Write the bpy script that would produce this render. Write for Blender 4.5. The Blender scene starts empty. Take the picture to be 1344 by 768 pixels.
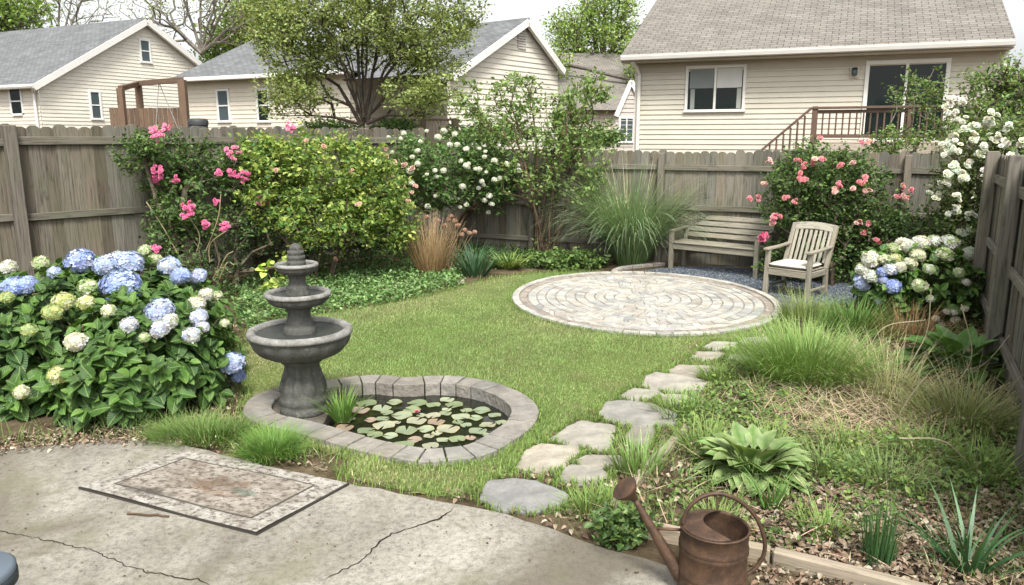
import bpy, math, random
import numpy as np
from mathutils.geometry import delaunay_2d_cdt
from mathutils import Vector
rnd = random.Random(7); rng = np.random.default_rng(7)
S = bpy.context.scene; COL = S.collection
A = np.array
# ---------------------------------------------------------------- camera, sky, sun, exposure
F = 1000.0; PITCH = math.radians(11.53); H = 2.05
cam = bpy.data.cameras.new('camera'); cam.sensor_width = 36; cam.lens = F/1344*36
cam.clip_start = .05; cam.clip_end = 2000
co = bpy.data.objects.new('camera', cam); COL.objects.link(co)
co.location = (0, 0, H); co.rotation_euler = (math.pi/2-PITCH, 0, 0); S.camera = co
w = bpy.data.worlds.new('World'); S.world = w; w.use_nodes = True
wn = w.node_tree.nodes; wl = w.node_tree.links
bgn = wn['Background']; sky = wn.new('ShaderNodeTexSky'); sky.sky_type = 'NISHITA'; sky.sun_disc = False
SUN_EL, SUN_AZ = math.radians(56), math.radians(172)      # azimuth clockwise from +Y
sky.sun_elevation = SUN_EL; sky.sun_rotation = SUN_AZ; sky.air_density = 1.0; sky.dust_density = 4.0; sky.ozone_density = 1.0
hs = wn.new('ShaderNodeHueSaturation'); hs.inputs['Saturation'].default_value = .13; hs.inputs['Value'].default_value = 1.0
wl.new(sky.outputs[0], hs.inputs['Color']); wl.new(hs.outputs[0], bgn.inputs[0]); bgn.inputs[1].default_value = .15
sl = bpy.data.lights.new('sun', 'SUN'); sl.energy = 2.5; sl.angle = math.radians(14); sl.color = (1, .965, .9)
so = bpy.data.objects.new('sun', sl); COL.objects.link(so)
sd = Vector((math.sin(SUN_AZ)*math.cos(SUN_EL), math.cos(SUN_AZ)*math.cos(SUN_EL), math.sin(SUN_EL)))
so.rotation_euler = sd.to_track_quat('Z', 'Y').to_euler(); so.location = (0, -5, 20)
S.view_settings.view_transform = 'Standard'; S.view_settings.look = 'None'
S.view_settings.exposure = 1.02; S.view_settings.gamma = 1
S.cycles.max_bounces = 6; S.cycles.transparent_max_bounces = 12; S.cycles.diffuse_bounces = 3
S.cycles.use_denoising = True
# ---------------------------------------------------------------- picture <-> place
cp, sp = math.cos(PITCH), math.sin(PITCH)
def ray(px, py):
    x, y = (px-672)/F, -(py-384)/F
    return A([x, cp+y*sp, -sp+y*cp])
def g(px, py, z=0.):                     # point on the level z
    d = ray(px, py); t = (z-H)/d[2]; return A([0, 0, H])+d*t
def at(px, py, Y):                       # point at distance Y
    d = ray(px, py); return A([0, 0, H])+d*(Y/d[1])
def nrm(v): v = np.asarray(v, float); return v/(np.linalg.norm(v, axis=-1, keepdims=True)+1e-9)
Z = A([0, 0, 1.])
# ---------------------------------------------------------------- mesh builder
class MB:
    def __init__(s): s.V = []; s.C = []; s.U = []; s.F = []; s.n = 0
    def add(s, v, f, col=(.5, .5, .5), uv=None, mat=0):
        v = np.asarray(v, float).reshape(-1, 3); m = len(v)
        c = np.empty((m, 3)); c[:] = np.asarray(col, float)
        if uv is None: uv = v[:, :2]
        s.V.append(v); s.C.append(c); s.U.append(np.asarray(uv, float))
        if isinstance(f, np.ndarray): s.F.append((f+s.n, mat))
        else:
            by = {}
            for q in f: by.setdefault(len(q), []).append(q)
            for q in by.values(): s.F.append((np.array(q, int)+s.n, mat))
        s.n += m; return s
    def build(s, name, mats, parent=None, smooth=False, at=None):
        me = bpy.data.meshes.new(name)
        V = np.concatenate(s.V)
        if not sum(len(f) for f, _ in s.F): print("EMPTY", name)
        if parent is not None: org = A(parent['_o'])
        else: org = A(at) if at is not None else A([(V[:, 0].min()+V[:, 0].max())/2, (V[:, 1].min()+V[:, 1].max())/2, V[:, 2].min()])
        me.vertices.add(len(V)); me.vertices.foreach_set('co', (V-org).ravel())
        L = np.concatenate([f.ravel() for f, _ in s.F]); cnt = np.concatenate([np.full(len(f), f.shape[1]) for f, _ in s.F])
        me.loops.add(len(L)); me.loops.foreach_set('vertex_index', L)
        me.polygons.add(len(cnt)); st = np.concatenate([[0], np.cumsum(cnt)[:-1]])
        me.polygons.foreach_set('loop_start', st)
        mi = np.concatenate([np.full(len(f), m) for f, m in s.F]); me.polygons.foreach_set('material_index', mi)
        me.polygons.foreach_set('use_smooth', np.full(len(cnt), bool(smooth)))
        C = np.concatenate(s.C); at_ = me.color_attributes.new('Col', 'FLOAT_COLOR', 'POINT')
        at_.data.foreach_set('color', np.concatenate([C, np.ones((len(C), 1))], 1).ravel())
        U = np.concatenate(s.U); uvl = me.uv_layers.new(name='UVMap'); uvl.data.foreach_set('uv', U[L].ravel())
        me.update(calc_edges=True)
        for m in (mats if isinstance(mats, (list, tuple)) else [mats]): me.materials.append(m)
        o = bpy.data.objects.new(name, me); COL.objects.link(o)
        o['_o'] = [float(x) for x in org]
        if parent is None: o.location = org
        else: o.parent = parent
        return o
def tag(o, label, cat, group=None, kind=None):
    if label: o['label'] = label
    if cat: o['category'] = cat
    if group: o['group'] = group
    if kind: o['kind'] = kind
    return o
def thing(name, loc, label, cat, group=None):
    o = bpy.data.objects.new(name, None); COL.objects.link(o); o.location = loc; o['_o'] = [float(x) for x in loc]
    o.empty_display_size = .2
    return tag(o, label, cat, group)
def vary(c, a=.12): k = 1+rng.uniform(-a, a); return np.clip(A(c)*k*(1+A([1, 0, -1])*rng.uniform(-a*.2, a*.3)), 0, 1)
def varyn(c, n, a=.15, hue=.06):
    return np.clip(A(c)*(1+rng.uniform(-a, a, (n, 1)))*(1+rng.uniform(-hue, hue, (n, 3))), 0, 1)
def frame(axis, up=Z):
    a = nrm(axis); u = np.asarray(up, float)
    if abs(np.dot(a, u)) > .98: u = A([0, 1., 0]) if abs(a[1]) < .9 else A([1., 0, 0])
    s_ = nrm(np.cross(a, u)); u = np.cross(s_, a); return a, s_, u       # along, side, up
_cb = {}
def cboxdata():
    if _cb: return _cb['f'], _cb['s'], _cb['m']
    sg = [A(x) for x in [(a, b, c) for a in (-1, 1) for b in (-1, 1) for c in (-1, 1)]]
    ix = lambda i, ax: i*3+ax
    fs = []
    idx = {tuple(x): i for i, x in enumerate(sg)}
    for ax in range(3):
        b, c = [k for k in range(3) if k != ax]
        for s_ in (-1, 1):
            q = []
            for (p, r) in ((-1, -1), (1, -1), (1, 1), (-1, 1)):
                k = [0, 0, 0]; k[ax] = s_; k[b] = p; k[c] = r; q.append(ix(idx[tuple(k)], ax))
            fs.append(q)
    for a_ in range(3):
        for b_ in range(a_+1, 3):
            c_ = 3-a_-b_
            for sa in (-1, 1):
                for sb in (-1, 1):
                    k = [0]*3; k[a_] = sa; k[b_] = sb; k[c_] = -1; i0 = idx[tuple(k)]; k[c_] = 1; i1 = idx[tuple(k)]
                    fs.append([ix(i0, a_), ix(i1, a_), ix(i1, b_), ix(i0, b_)])
    for i in range(8): fs.append([ix(i, 0), ix(i, 1), ix(i, 2)])
    sv = np.array([sg[i] for i in range(8) for ax in range(3)], float)
    mk = np.array([[1 if k != ax else 0 for k in range(3)] for i in range(8) for ax in range(3)], float)
    P = sv*(1-.1*mk); out = []
    for q in fs:
        n = np.cross(P[q[1]]-P[q[0]], P[q[2]]-P[q[0]]); c = P[q].mean(0)
        out.append(q if np.dot(n, c) > 0 else q[::-1])
    _cb.update(f=out, s=sv, m=mk); return out, sv, mk
def beam(mb, p0, p1, w_, h_, up=Z, bev=.004, col=(.5, .5, .5), mat=0, taper=1.):
    """box from p0 to p1, w_ across, h_ in the up direction"""
    p0, p1 = A(p0, float), A(p1, float); a, s_, u = frame(p1-p0, up); L = np.linalg.norm(p1-p0)
    fs, sv, mk = cboxdata(); h = A([L/2, w_/2, h_/2]); b = min(bev, h.min()*.6)
    loc = sv*(h-b*mk)
    k = np.where(loc[:, :1] > 0, taper, 1.); loc[:, 1:] *= k
    v = (p0+p1)/2+loc[:, :1]*a+loc[:, 1:2]*s_+loc[:, 2:]*u
    o = rng.uniform(0, 50); uv = np.stack([loc[:, 0]+o, loc[:, 1]+loc[:, 2]*.8+o*.37], 1)
    mb.add(v, fs, col, uv, mat); return mb
def prism(mb, pts, O, ux, uy, uz, t0, t1, col=(.5,)*3, bev=0, mat=0, uvs=1., back=True):
    """polygon pts in the ux/uy plane, extruded t0..t1 along uz, with a bevelled top edge"""
    P = np.asarray(pts, float); n = len(P); O = A(O, float)
    ar = np.sum(P[:, 0]*np.roll(P[:, 1], -1)-np.roll(P[:, 0], -1)*P[:, 1])
    if ar*np.dot(np.cross(ux, uy), uz) < 0: P = P[::-1]
    c = P.mean(0); rings = [(P, t0)]
    if bev:
        d = P-c; L = np.linalg.norm(d, axis=1, keepdims=True); Q = c+d*np.maximum(.3, 1-bev/np.maximum(L, 1e-6))
        rings += [(P, t1-bev*np.sign(t1-t0)), (Q, t1)]
    else: rings += [(P, t1)]
    v = []; uv = []; o = rng.uniform(0, 30)
    for R_, t in rings:
        v.append(O+R_[:, :1]*A(ux)+R_[:, 1:]*A(uy)+t*A(uz)); uv.append(np.stack([R_[:, 1]*uvs+o, R_[:, 0]*uvs+o*.4], 1))
    fs = []
    for k in range(len(rings)-1):
        for i in range(n): j = (i+1) % n; fs.append([k*n+i, k*n+j, (k+1)*n+j, (k+1)*n+i])
    m = len(rings)-1; fs.append([m*n+i for i in range(n)])
    if back: fs.append([i for i in range(n)][::-1])
    mb.add(np.concatenate(v), fs, col, np.concatenate(uv), mat); return mb
def tube(mb, P, r, k=8, col=(.5,)*3, caps=True, mat=0):
    P = np.asarray(P, float); n = len(P); r = np.broadcast_to(r, (n,))
    T = np.gradient(P, axis=0); T = nrm(T); up = A([0, 0, 1.]) if abs(T[0][2]) < .9 else A([1., 0, 0]); ring = []
    s_ = nrm(np.cross(T[0], up))
    for i in range(n):
        s_ = nrm(s_-T[i]*np.dot(s_, T[i])); u = np.cross(s_, T[i])
        a = np.arange(k)*2*math.pi/k
        ring.append(P[i]+r[i]*(np.cos(a)[:, None]*s_+np.sin(a)[:, None]*u))
    v = np.concatenate(ring); f = []
    for i in range(n-1):
        for j in range(k): j2 = (j+1) % k; f.append([i*k+j, (i+1)*k+j, (i+1)*k+j2, i*k+j2])
    if caps: f += [list(range(k)), list(range((n-1)*k, n*k))[::-1]]
    d = np.concatenate([[0], np.cumsum(np.linalg.norm(np.diff(P, axis=0), axis=1))])
    uv = np.stack([np.repeat(d, k), np.tile(np.arange(k)/k*.2, n)], 1)
    c = np.asarray(col, float)
    if c.ndim == 2 and len(c) == n: c = np.repeat(c, k, 0)
    mb.add(v, f, c, uv, mat); return mb
def lathe(mb, prof, O, seg=40, col=(.5,)*3, mod=None, mat=0):
    prof = np.asarray(prof, float); n = len(prof); a = np.arange(seg)*2*math.pi/seg; V = []
    for r, z in prof:
        rr = np.full(seg, r) if mod is None else mod(r, z, a)
        V.append(np.stack([O[0]+rr*np.cos(a), O[1]+rr*np.sin(a), np.full(seg, O[2]+z)], 1))
    f = []
    for i in range(n-1):
        for j in range(seg): j2 = (j+1) % seg; f.append([i*seg+j, i*seg+j2, (i+1)*seg+j2, (i+1)*seg+j])
    mb.add(np.concatenate(V), f, col, mat=mat); return mb
def scatter(mb, tv, tf, pos, R, sc, col, mat=0):
    """tv (k,3), tf (m,q); pos (N,3), R (N,3,3) columns are the local axes, sc (N,) or (N,3)"""
    N = len(pos); k = len(tv); sc = np.asarray(sc, float)
    if sc.ndim == 1: sc = sc[:, None]
    loc = tv[None]*sc[:, None, :] if sc.shape[1] == 3 else tv[None]*sc[:, None, :]
    v = pos[:, None]+np.einsum('nij,nkj->nki', R, loc)
    f = (tf[None]+(np.arange(N)*k)[:, None, None]).reshape(-1, tf.shape[1])
    c = np.repeat(np.asarray(col, float), k, 0) if np.ndim(col) == 2 else col
    uv = np.tile(tv[:, :2], (N, 1))
    mb.add(v.reshape(-1, 3), f, c, uv, mat)
def orient(axis, normal):
    y = nrm(axis); n = np.asarray(normal, float)
    x = np.cross(y, n); bad = np.linalg.norm(x, axis=1) < 1e-3; x[bad] = A([1., 0, 0]); x = nrm(x); z = np.cross(x, y)
    return np.stack([x, y, z], 2)
def rdir(n, zmin=-1, zmax=1):
    a = rng.uniform(0, 2*math.pi, n); z = rng.uniform(zmin, zmax, n); r = np.sqrt(1-z*z)
    return np.stack([r*np.cos(a), r*np.sin(a), z], 1)
GK, LK = 1.25, 1.5
# leaf templates: x across, y along, z normal
L_DIA = (A([[0, 0, 0], [-.28, .45, .07], [0, 1, 0], [.28, .45, .07]], float), np.array([[0, 3, 2], [0, 2, 1]]))
def leaf_grid(wd=.36, fold=.12, droop=.25, st=(0, .18, .42, .68, .88, 1), pr=(.0, .75, 1, .8, .42, 0)):
    v = []; 
    for s_, p in zip(st, pr):
        z = -droop*s_*s_
        v += [[-wd*p, s_, z+fold*p], [0, s_+.001, z], [wd*p, s_, z+fold*p]]
    f = []
    for i in range(len(st)-1):
        a = i*3; f += [[a, a+1, a+4, a+3], [a+1, a+2, a+5, a+4]]
    return A(v, float), np.array(f)
L_HYD = leaf_grid(.39, .12, .36)
L_OVAL = leaf_grid(.3, .1, .2, (0, .35, .72, 1), (0.1, 1, .75, 0))
L_HOSTA = leaf_grid(.3, .12, .35, (0, .2, .35, .55, .8, 1), (.12, .25, .9, 1, .6, 0))
def petal4(cup=.12):
    v = [[0, 0, 0]]; f = []
    for k in range(4):
        a = k*math.pi/2; e = A([math.cos(a), math.sin(a)]); s_ = A([-e[1], e[0]])
        for (p, q, z) in ((.5, -.42, cup), (1, -.28, cup*1.3), (1, .28, cup*1.3), (.5, .42, cup)): v.append([*(e*p+s_*q), z])
        b = 1+k*4; f += [[0, b, b+3, 0][:3]+[b+3], [b, b+1, b+2, b+3]]
    f2 = []
    for k in range(4): b = 1+k*4; f2 += [[0, b, b+1, b+2], [0, b+2, b+3, 0][:3]+[b+3]]
    f3 = [];
    for k in range(4): b = 1+k*4; f3 += [[0, b, b+1], [0, b+1, b+2], [0, b+2, b+3]]
    return A(v, float), np.array(f3)
P4 = petal4()
def rose_tpl():
    v = []; f = []
    for ring, (n, R_, tilt, sz) in enumerate(((6, .25, .35, .8), (5, .15, .8, .7), (4, .06, 1.2, .55))):
        for k in range(n):
            a = 2*math.pi*(k+ring*.5)/n; e = A([math.cos(a), math.sin(a), 0]); s_ = A([-e[1], e[0], 0])
            d = e*math.cos(tilt)+Z*math.sin(tilt); b = len(v)
            for (t, wd, lift) in ((0, .25, 0), (.6, .5, .03), (1, .32, -.02)):
                c = e*R_*.5+d*t*sz+Z*(.05*ring)
                for q in (-1, 1): v.append(c+s_*wd*q*sz+Z*lift+e*(-.08 if t == .6 else 0))
            f += [[b, b+1, b+3, b+2], [b+2, b+3, b+5, b+4]]
    return A(v, float), np.array(f)
ROSE = rose_tpl()
def blades(mb, base, az, L, th0, bend, wd, c0, c1, seg=5, mat=0, hue=.1):
    """grass blades: base (N,3), azimuth, length, start lean, total bend, width; root and tip colours"""
    N = len(base); az, L, th0, bend, wd = [np.broadcast_to(x, (N,)).astype(float) for x in (az, L, th0, bend, wd)]
    d = np.stack([np.cos(az), np.sin(az), 0*az], 1); s_ = np.stack([-np.sin(az), np.cos(az), 0*az], 1)
    p = base.copy(); V = []; CC = []; k = rng.uniform(1-hue*2, 1+hue*2, (N, 1))*(1+rng.uniform(-hue, hue, (N, 3)))
    tw = rng.uniform(-.6, .6, N)
    for i in range(seg+1):
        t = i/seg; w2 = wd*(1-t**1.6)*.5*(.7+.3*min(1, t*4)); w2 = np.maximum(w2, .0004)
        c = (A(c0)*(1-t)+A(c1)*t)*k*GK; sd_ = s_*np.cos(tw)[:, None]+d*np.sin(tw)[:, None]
        V += [p-sd_*w2[:, None], p+sd_*w2[:, None]]; CC += [c, c]
        th = th0+bend*(t+.5/seg)**1.5
        p = p+(L/seg)[:, None]*(d*np.sin(th)[:, None]+Z*np.cos(th)[:, None])
        p[:, 2] = np.maximum(p[:, 2], .006)
    V = np.stack(V, 1); CC = np.stack(CC, 1); m = 2*(seg+1)
    q = np.array([[2*i, 2*i+1, 2*i+3, 2*i+2] for i in range(seg)])
    f = (q[None]+(np.arange(N)*m)[:, None, None]).reshape(-1, 4)
    mb.add(V.reshape(-1, 3), f, CC.reshape(-1, 3), mat=mat)
# ---------------------------------------------------------------- materials
def newmat(name):
    m = bpy.data.materials.new(name); m.use_nodes = True; nt = m.node_tree; return m, nt.nodes, nt.links, nt.nodes['Principled BSDF']
def nd(N, t, **kw):
    n = N.new('ShaderNode'+t)
    for k, v in kw.items(): setattr(n, k, v)
    return n
def noise(N, L, co_, scale, detail=4, rough=.55, dist=0):
    n = nd(N, 'TexNoise'); n.inputs['Scale'].default_value = scale; n.inputs['Detail'].default_value = detail
    n.inputs['Roughness'].default_value = rough; n.inputs['Distortion'].default_value = dist
    if co_ is not None: L.new(co_, n.inputs['Vector'])
    return n.outputs[0]
def ramp(N, L, fac, stops):
    r = nd(N, 'ValToRGB'); e = r.color_ramp.elements
    while len(e) < len(stops): e.new(.5)
    for i, (p, c) in enumerate(stops):
        e[i].position = p; c = (c,)*3 if np.isscalar(c) else c; e[i].color = (*c, 1)
    L.new(fac, r.inputs[0]); return r.outputs[0]
def mix(N, L, a, b, fac, mode='MIX'):
    m = nd(N, 'Mix', data_type='RGBA', blend_type=mode)
    for s_, v in ((m.inputs[0], fac), (m.inputs[6], a), (m.inputs[7], b)):
        if hasattr(v, 'is_output'): L.new(v, s_)
        elif np.isscalar(v): s_.default_value = v
        else: s_.default_value = (*v, 1)
    return m.outputs[2]
def bumpn(N, L, h, b, strength=.3, dist=.01):
    n = nd(N, 'Bump'); n.inputs['Strength'].default_value = strength; n.inputs['Distance'].default_value = dist
    L.new(h, n.inputs['Height']); L.new(n.outputs[0], b.inputs['Normal'])
def coordn(N, kind='Object'): return nd(N, 'TexCoord').outputs[kind]
def mapn(N, L, co_, sc):
    m = nd(N, 'Mapping'); m.inputs['Scale'].default_value = sc; L.new(co_, m.inputs[0]); return m.outputs[0]
def M(name, rough=.7, ns=6, na=.25, bump=.0, bs=60, bd=.004, metal=0, spec=.4, transl=0, mul=1.):
    m, N, L, b = newmat(name); at_ = nd(N, 'Attribute', attribute_name='Col').outputs['Color']; oc = coordn(N)
    c = mix(N, L, at_, ramp(N, L, noise(N, L, oc, ns), [(.3, (1-na)*mul), (.7, min(1, (1+na*.3)*mul))]), 1., 'MULTIPLY')
    L.new(c, b.inputs['Base Color']); b.inputs['Roughness'].default_value = rough; b.inputs['Metallic'].default_value = metal
    b.inputs['Specular IOR Level'].default_value = spec
    if bump: bumpn(N, L, noise(N, L, oc, bs, 3), b, bump, bd)
    if transl:
        t = nd(N, 'BsdfTranslucent'); tc = mix(N, L, c, (1.0, 1.0, .45), 1., 'MULTIPLY'); L.new(tc, t.inputs[0]); ms = nd(N, 'MixShader'); ms.inputs[0].default_value = transl
        L.new(b.outputs[0], ms.inputs[1]); L.new(t.outputs[0], ms.inputs[2]); L.new(ms.outputs[0], N['Material Output'].inputs[0])
    return m
m_leaf = M('leaf', .5, 3, .25, spec=.35, transl=.36)
m_gloss = M('glossy_leaf', .42, 30, .2, .25, 60, .004, spec=.35, transl=.2)
def veinleaf():
    m, N, L, b = newmat('veined_leaf'); at_ = nd(N, 'Attribute', attribute_name='Col').outputs['Color']; uv = coordn(N, 'UV'); sx_ = nd(N, 'SeparateXYZ'); L.new(uv, sx_.inputs[0])
    def mt(op, a, b_=0., c_=0.):
        q = nd(N, 'Math', operation=op)
        for i, v in enumerate((a, b_, c_)):
            if hasattr(v, 'is_output'): L.new(v, q.inputs[i])
            else: q.inputs[i].default_value = v
        return q.outputs[0]
    au = mt('ABSOLUTE', sx_.outputs[0]); s_ = mt('SINE', mt('MULTIPLY', mt('SUBTRACT', sx_.outputs[1], mt('MULTIPLY', au, .9)), 52.))
    vein = ramp(N, L, s_, [(.82, 0.), (1., .28)]); mid = ramp(N, L, au, [(.012, .6), (.03, 0.)])
    c = mix(N, L, at_, ramp(N, L, noise(N, L, coordn(N), 14, 5, .65), [(.3, .62), (.7, 1.15)]), 1., 'MULTIPLY')
    c = mix(N, L, c, mix(N, L, c, (.30, .36, .12), .5), vein); c = mix(N, L, c, (.26, .34, .12), mid)
    c = mix(N, L, c, (.16, .12, .04), ramp(N, L, noise(N, L, coordn(N), 9, 6, .75), [(.66, 0.), (.74, .7)]))
    L.new(c, b.inputs['Base Color']); b.inputs['Roughness'].default_value = .5; b.inputs['Specular IOR Level'].default_value = .3; bumpn(N, L, s_, b, .35, .003)
    t = nd(N, 'BsdfTranslucent'); L.new(mix(N, L, c, (1., 1., .4), 1., 'MULTIPLY'), t.inputs[0]); ms = nd(N, 'MixShader'); ms.inputs[0].default_value = .25
    L.new(b.outputs[0], ms.inputs[1]); L.new(t.outputs[0], ms.inputs[2]); L.new(ms.outputs[0], N['Material Output'].inputs[0]); return m
m_vein = veinleaf()
m_grass = M('grass_blade', .6, 2, .3, spec=.25, transl=.22)
m_dry = M('dry_stems', .8, 20, .3, spec=.2, transl=.1)
m_bark = M('bark', .9, 9, .5, .8, 30, .02, spec=.2)
m_petal = M('petal', .6, 60, .08, spec=.2, transl=.25)
m_paint = M('painted_trim', .55, 2, .1, spec=.4)
m_plain = M('plain', .6, 4, .12, spec=.4)
m_stone = M('slate_stone', .85, 7, .4, .9, 22, .02, spec=.25)
m_litter = M('fallen_leaf', .85, 30, .3, spec=.2, transl=.08)
m_gravel = M('gravel_chip', .7, 60, .3, spec=.4)
m_fabric = M('cushion_fabric', .9, 200, .12, .4, 500, .002, spec=.1)
def wood(name, lo=.45, hi=1.15, algae=.35, sc=1.):
    m, N, L, b = newmat(name); at_ = nd(N, 'Attribute', attribute_name='Col').outputs['Color']; uv = coordn(N, 'UV'); oc = coordn(N)
    gr = noise(N, L, mapn(N, L, uv, (2.2*sc, 55*sc, 1)), 1, 6, .65, .6)
    kn = noise(N, L, mapn(N, L, uv, (1.5*sc, 9*sc, 1)), 1, 3, .6, 1.5)
    c = mix(N, L, at_, ramp(N, L, gr, [(.28, lo), (.5, .95), (.72, hi)]), 1., 'MULTIPLY')
    c = mix(N, L, c, ramp(N, L, kn, [(.3, .45), (.42, 1.)]), .8, 'MULTIPLY')
    bl = ramp(N, L, noise(N, L, oc, 1.7, 5, .65), [(.42, 0.), (.66, algae)])
    c = mix(N, L, c, (.085, .105, .05), bl)
    L.new(c, b.inputs['Base Color']); b.inputs['Roughness'].default_value = .88; b.inputs['Specular IOR Level'].default_value = .2
    bumpn(N, L, gr, b, .7, .004); return m
m_wood = wood('weathered_wood', .3, 1.25, .3); m_teak = wood('silver_teak', .55, 1.1, .3, 1.6); m_deck = wood('stained_wood', .7, 1.1, .05)
# concrete: pitted, stained
def concrete():
    m, N, L, b = newmat('old_concrete'); oc = coordn(N)
    c = ramp(N, L, noise(N, L, oc, 1.1, 6, .62, .4), [(.3, (.175, .162, .135)), (.48, (.275, .257, .217)), (.68, (.375, .352, .303))])
    c = mix(N, L, c, ramp(N, L, noise(N, L, oc, 26, 5, .7), [(.3, .5), (.52, .98), (.75, 1.15)]), 1., 'MULTIPLY')
    c = mix(N, L, c, ramp(N, L, noise(N, L, oc, 130, 3, .7), [(.30, .2), (.45, 1.)]), .9, 'MULTIPLY')
    st = ramp(N, L, noise(N, L, oc, .75, 4, .6, .8), [(.46, 0.), (.62, .75)])
    c = mix(N, L, c, (.10, .085, .06), st)
    st2 = ramp(N, L, noise(N, L, oc, 5., 6, .75, .5), [(.54, 0.), (.70, .6)]); c = mix(N, L, c, (.13, .115, .09), st2)
    g_ = ramp(N, L, noise(N, L, oc, 2.1, 5, .7), [(.50, 0.), (.66, .5)]); c = mix(N, L, c, (.14, .135, .08), g_)
    L.new(c, b.inputs['Base Color']); b.inputs['Roughness'].default_value = .9; b.inputs['Specular IOR Level'].default_value = .25
    h = mix(N, L, noise(N, L, oc, 120, 4, .7), noise(N, L, oc, 9, 5), .5)
    h = mix(N, L, h, noise(N, L, oc, 300, 2, .8), .35); bumpn(N, L, h, b, .9, .009); return m
m_conc = concrete()
def soilmat():
    m, N, L, b = newmat('soil'); oc = coordn(N)
    c = ramp(N, L, noise(N, L, oc, 3, 8, .7), [(.3, (.04, .03, .018)), (.5, (.10, .075, .045)), (.72, (.19, .15, .095))])
    L.new(c, b.inputs['Base Color']); b.inputs['Roughness'].default_value = .95; b.inputs['Specular IOR Level'].default_value = .1
    bumpn(N, L, noise(N, L, oc, 40, 6, .7), b, .9, .03); return m
m_soil = soilmat()
def lawnmat():
    m, N, L, b = newmat('lawn_turf'); oc = coordn(N)
    c = ramp(N, L, noise(N, L, oc, 2.2, 6, .65), [(.3, (.17, .155, .07)), (.5, (.12, .155, .045)), (.7, (.14, .19, .05))])
    c = mix(N, L, c, ramp(N, L, noise(N, L, oc, 90, 3, .7), [(.3, .5), (.65, 1.15)]), 1., 'MULTIPLY')
    L.new(c, b.inputs['Base Color']); b.inputs['Roughness'].default_value = .95; b.inputs['Specular IOR Level'].default_value = .1
    bumpn(N, L, noise(N, L, oc, 60, 4), b, .8, .02); return m
m_lawn = lawnmat()
def shingle(name, c1, c2):
    m, N, L, b = newmat(name); uv = coordn(N, 'UV')
    br = nd(N, 'TexBrick'); br.inputs['Scale'].default_value = 1; br.inputs['Brick Width'].default_value = .3; br.inputs['Row Height'].default_value = .14
    br.inputs['Mortar Size'].default_value = .012; br.inputs['Mortar Smooth'].default_value = .3; br.inputs['Color1'].default_value = (*c1, 1); br.inputs['Color2'].default_value = (*c2, 1)
    br.inputs['Mortar'].default_value = (*(A(c1)*.45), 1); L.new(uv, br.inputs['Vector'])
    c = mix(N, L, br.outputs[0], ramp(N, L, noise(N, L, uv, 1.2, 6, .7), [(.3, .75), (.7, 1.12)]), 1., 'MULTIPLY')
    c = mix(N, L, c, ramp(N, L, noise(N, L, uv, 14, 3), [(.3, .8), (.7, 1.1)]), 1., 'MULTIPLY')
    L.new(c, b.inputs['Base Color']); b.inputs['Roughness'].default_value = .95; b.inputs['Specular IOR Level'].default_value = .15
    bumpn(N, L, br.outputs[1], b, -.6, .02); return m
m_roof_grey = shingle('grey_shingles', (.135, .14, .143), (.18, .185, .19)); m_roof_brown = shingle('brown_shingles', (.17, .157, .138), (.22, .203, .178))
def castmat():
    m, N, L, b = newmat('cast_stone'); at_ = nd(N, 'Attribute', attribute_name='Col').outputs['Color']; oc = coordn(N)
    c = mix(N, L, at_, ramp(N, L, noise(N, L, oc, 9, 6, .7), [(.3, .5), (.52, .95), (.75, 1.25)]), 1., 'MULTIPLY')
    c = mix(N, L, c, ramp(N, L, noise(N, L, oc, 90, 3), [(.3, .7), (.6, 1.05)]), 1., 'MULTIPLY')
    c = mix(N, L, c, (.045, .05, .03), ramp(N, L, noise(N, L, mapn(N, L, oc, (5, 5, 1.2)), 2, 5), [(.5, 0.), (.68, .55)]))
    c = mix(N, L, c, (.30, .295, .26), ramp(N, L, noise(N, L, oc, 20, 6, .75, .4), [(.58, 0.), (.72, .5)]))
    L.new(c, b.inputs['Base Color']); b.inputs['Roughness'].default_value = .85; b.inputs['Specular IOR Level'].default_value = .3
    bumpn(N, L, noise(N, L, oc, 55, 6, .75), b, .8, .012); return m
m_cast = castmat()
def watermat(name, col, ripple, sc):
    m, N, L, b = newmat(name); oc = coordn(N)
    b.inputs['Base Color'].default_value = (*col, 1); b.inputs['Roughness'].default_value = .04; b.inputs['Specular IOR Level'].default_value = .5
    bumpn(N, L, noise(N, L, oc, sc, 3), b, ripple, .01); return m
m_water = watermat('pond_water', (.008, .010, .007), .12, 5); m_bowl_water = watermat('bowl_water', (.03, .033, .03), 1., 45)
def glassmat(name, c):
    m, N, L, b = newmat(name); b.inputs['Base Color'].default_value = (*c, 1); b.inputs['Roughness'].default_value = .06; b.inputs['Specular IOR Level'].default_value = .3
    bumpn(N, L, noise(N, L, coordn(N), 1.3, 2), b, .05, .02); return m
m_glass = glassmat('window_glass', (.008, .014, .013)); m_blind = M('blind', .5, 3, .1); m_screen = glassmat('window_glass_grey', (.06, .08, .085))
def rustmat():
    m, N, L, b = newmat('rusty_steel'); oc = coordn(N)
    c = ramp(N, L, noise(N, L, oc, 14, 8, .68, .3), [(.28, (.026, .016, .012)), (.5, (.066, .036, .02)), (.7, (.115, .063, .032))])
    c = mix(N, L, c, (.18, .105, .068), ramp(N, L, noise(N, L, oc, 60, 4, .7), [(.58, 0.), (.75, .6)]))
    c = mix(N, L, c, (.035, .022, .017), ramp(N, L, noise(N, L, oc, 5, 5, .7), [(.52, 0.), (.7, .65)]))
    L.new(c, b.inputs['Base Color']); b.inputs['Roughness'].default_value = .62; b.inputs['Metallic'].default_value = .25
    bumpn(N, L, noise(N, L, oc, 90, 5, .7), b, .35, .004); return m
m_rust = rustmat()
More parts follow.
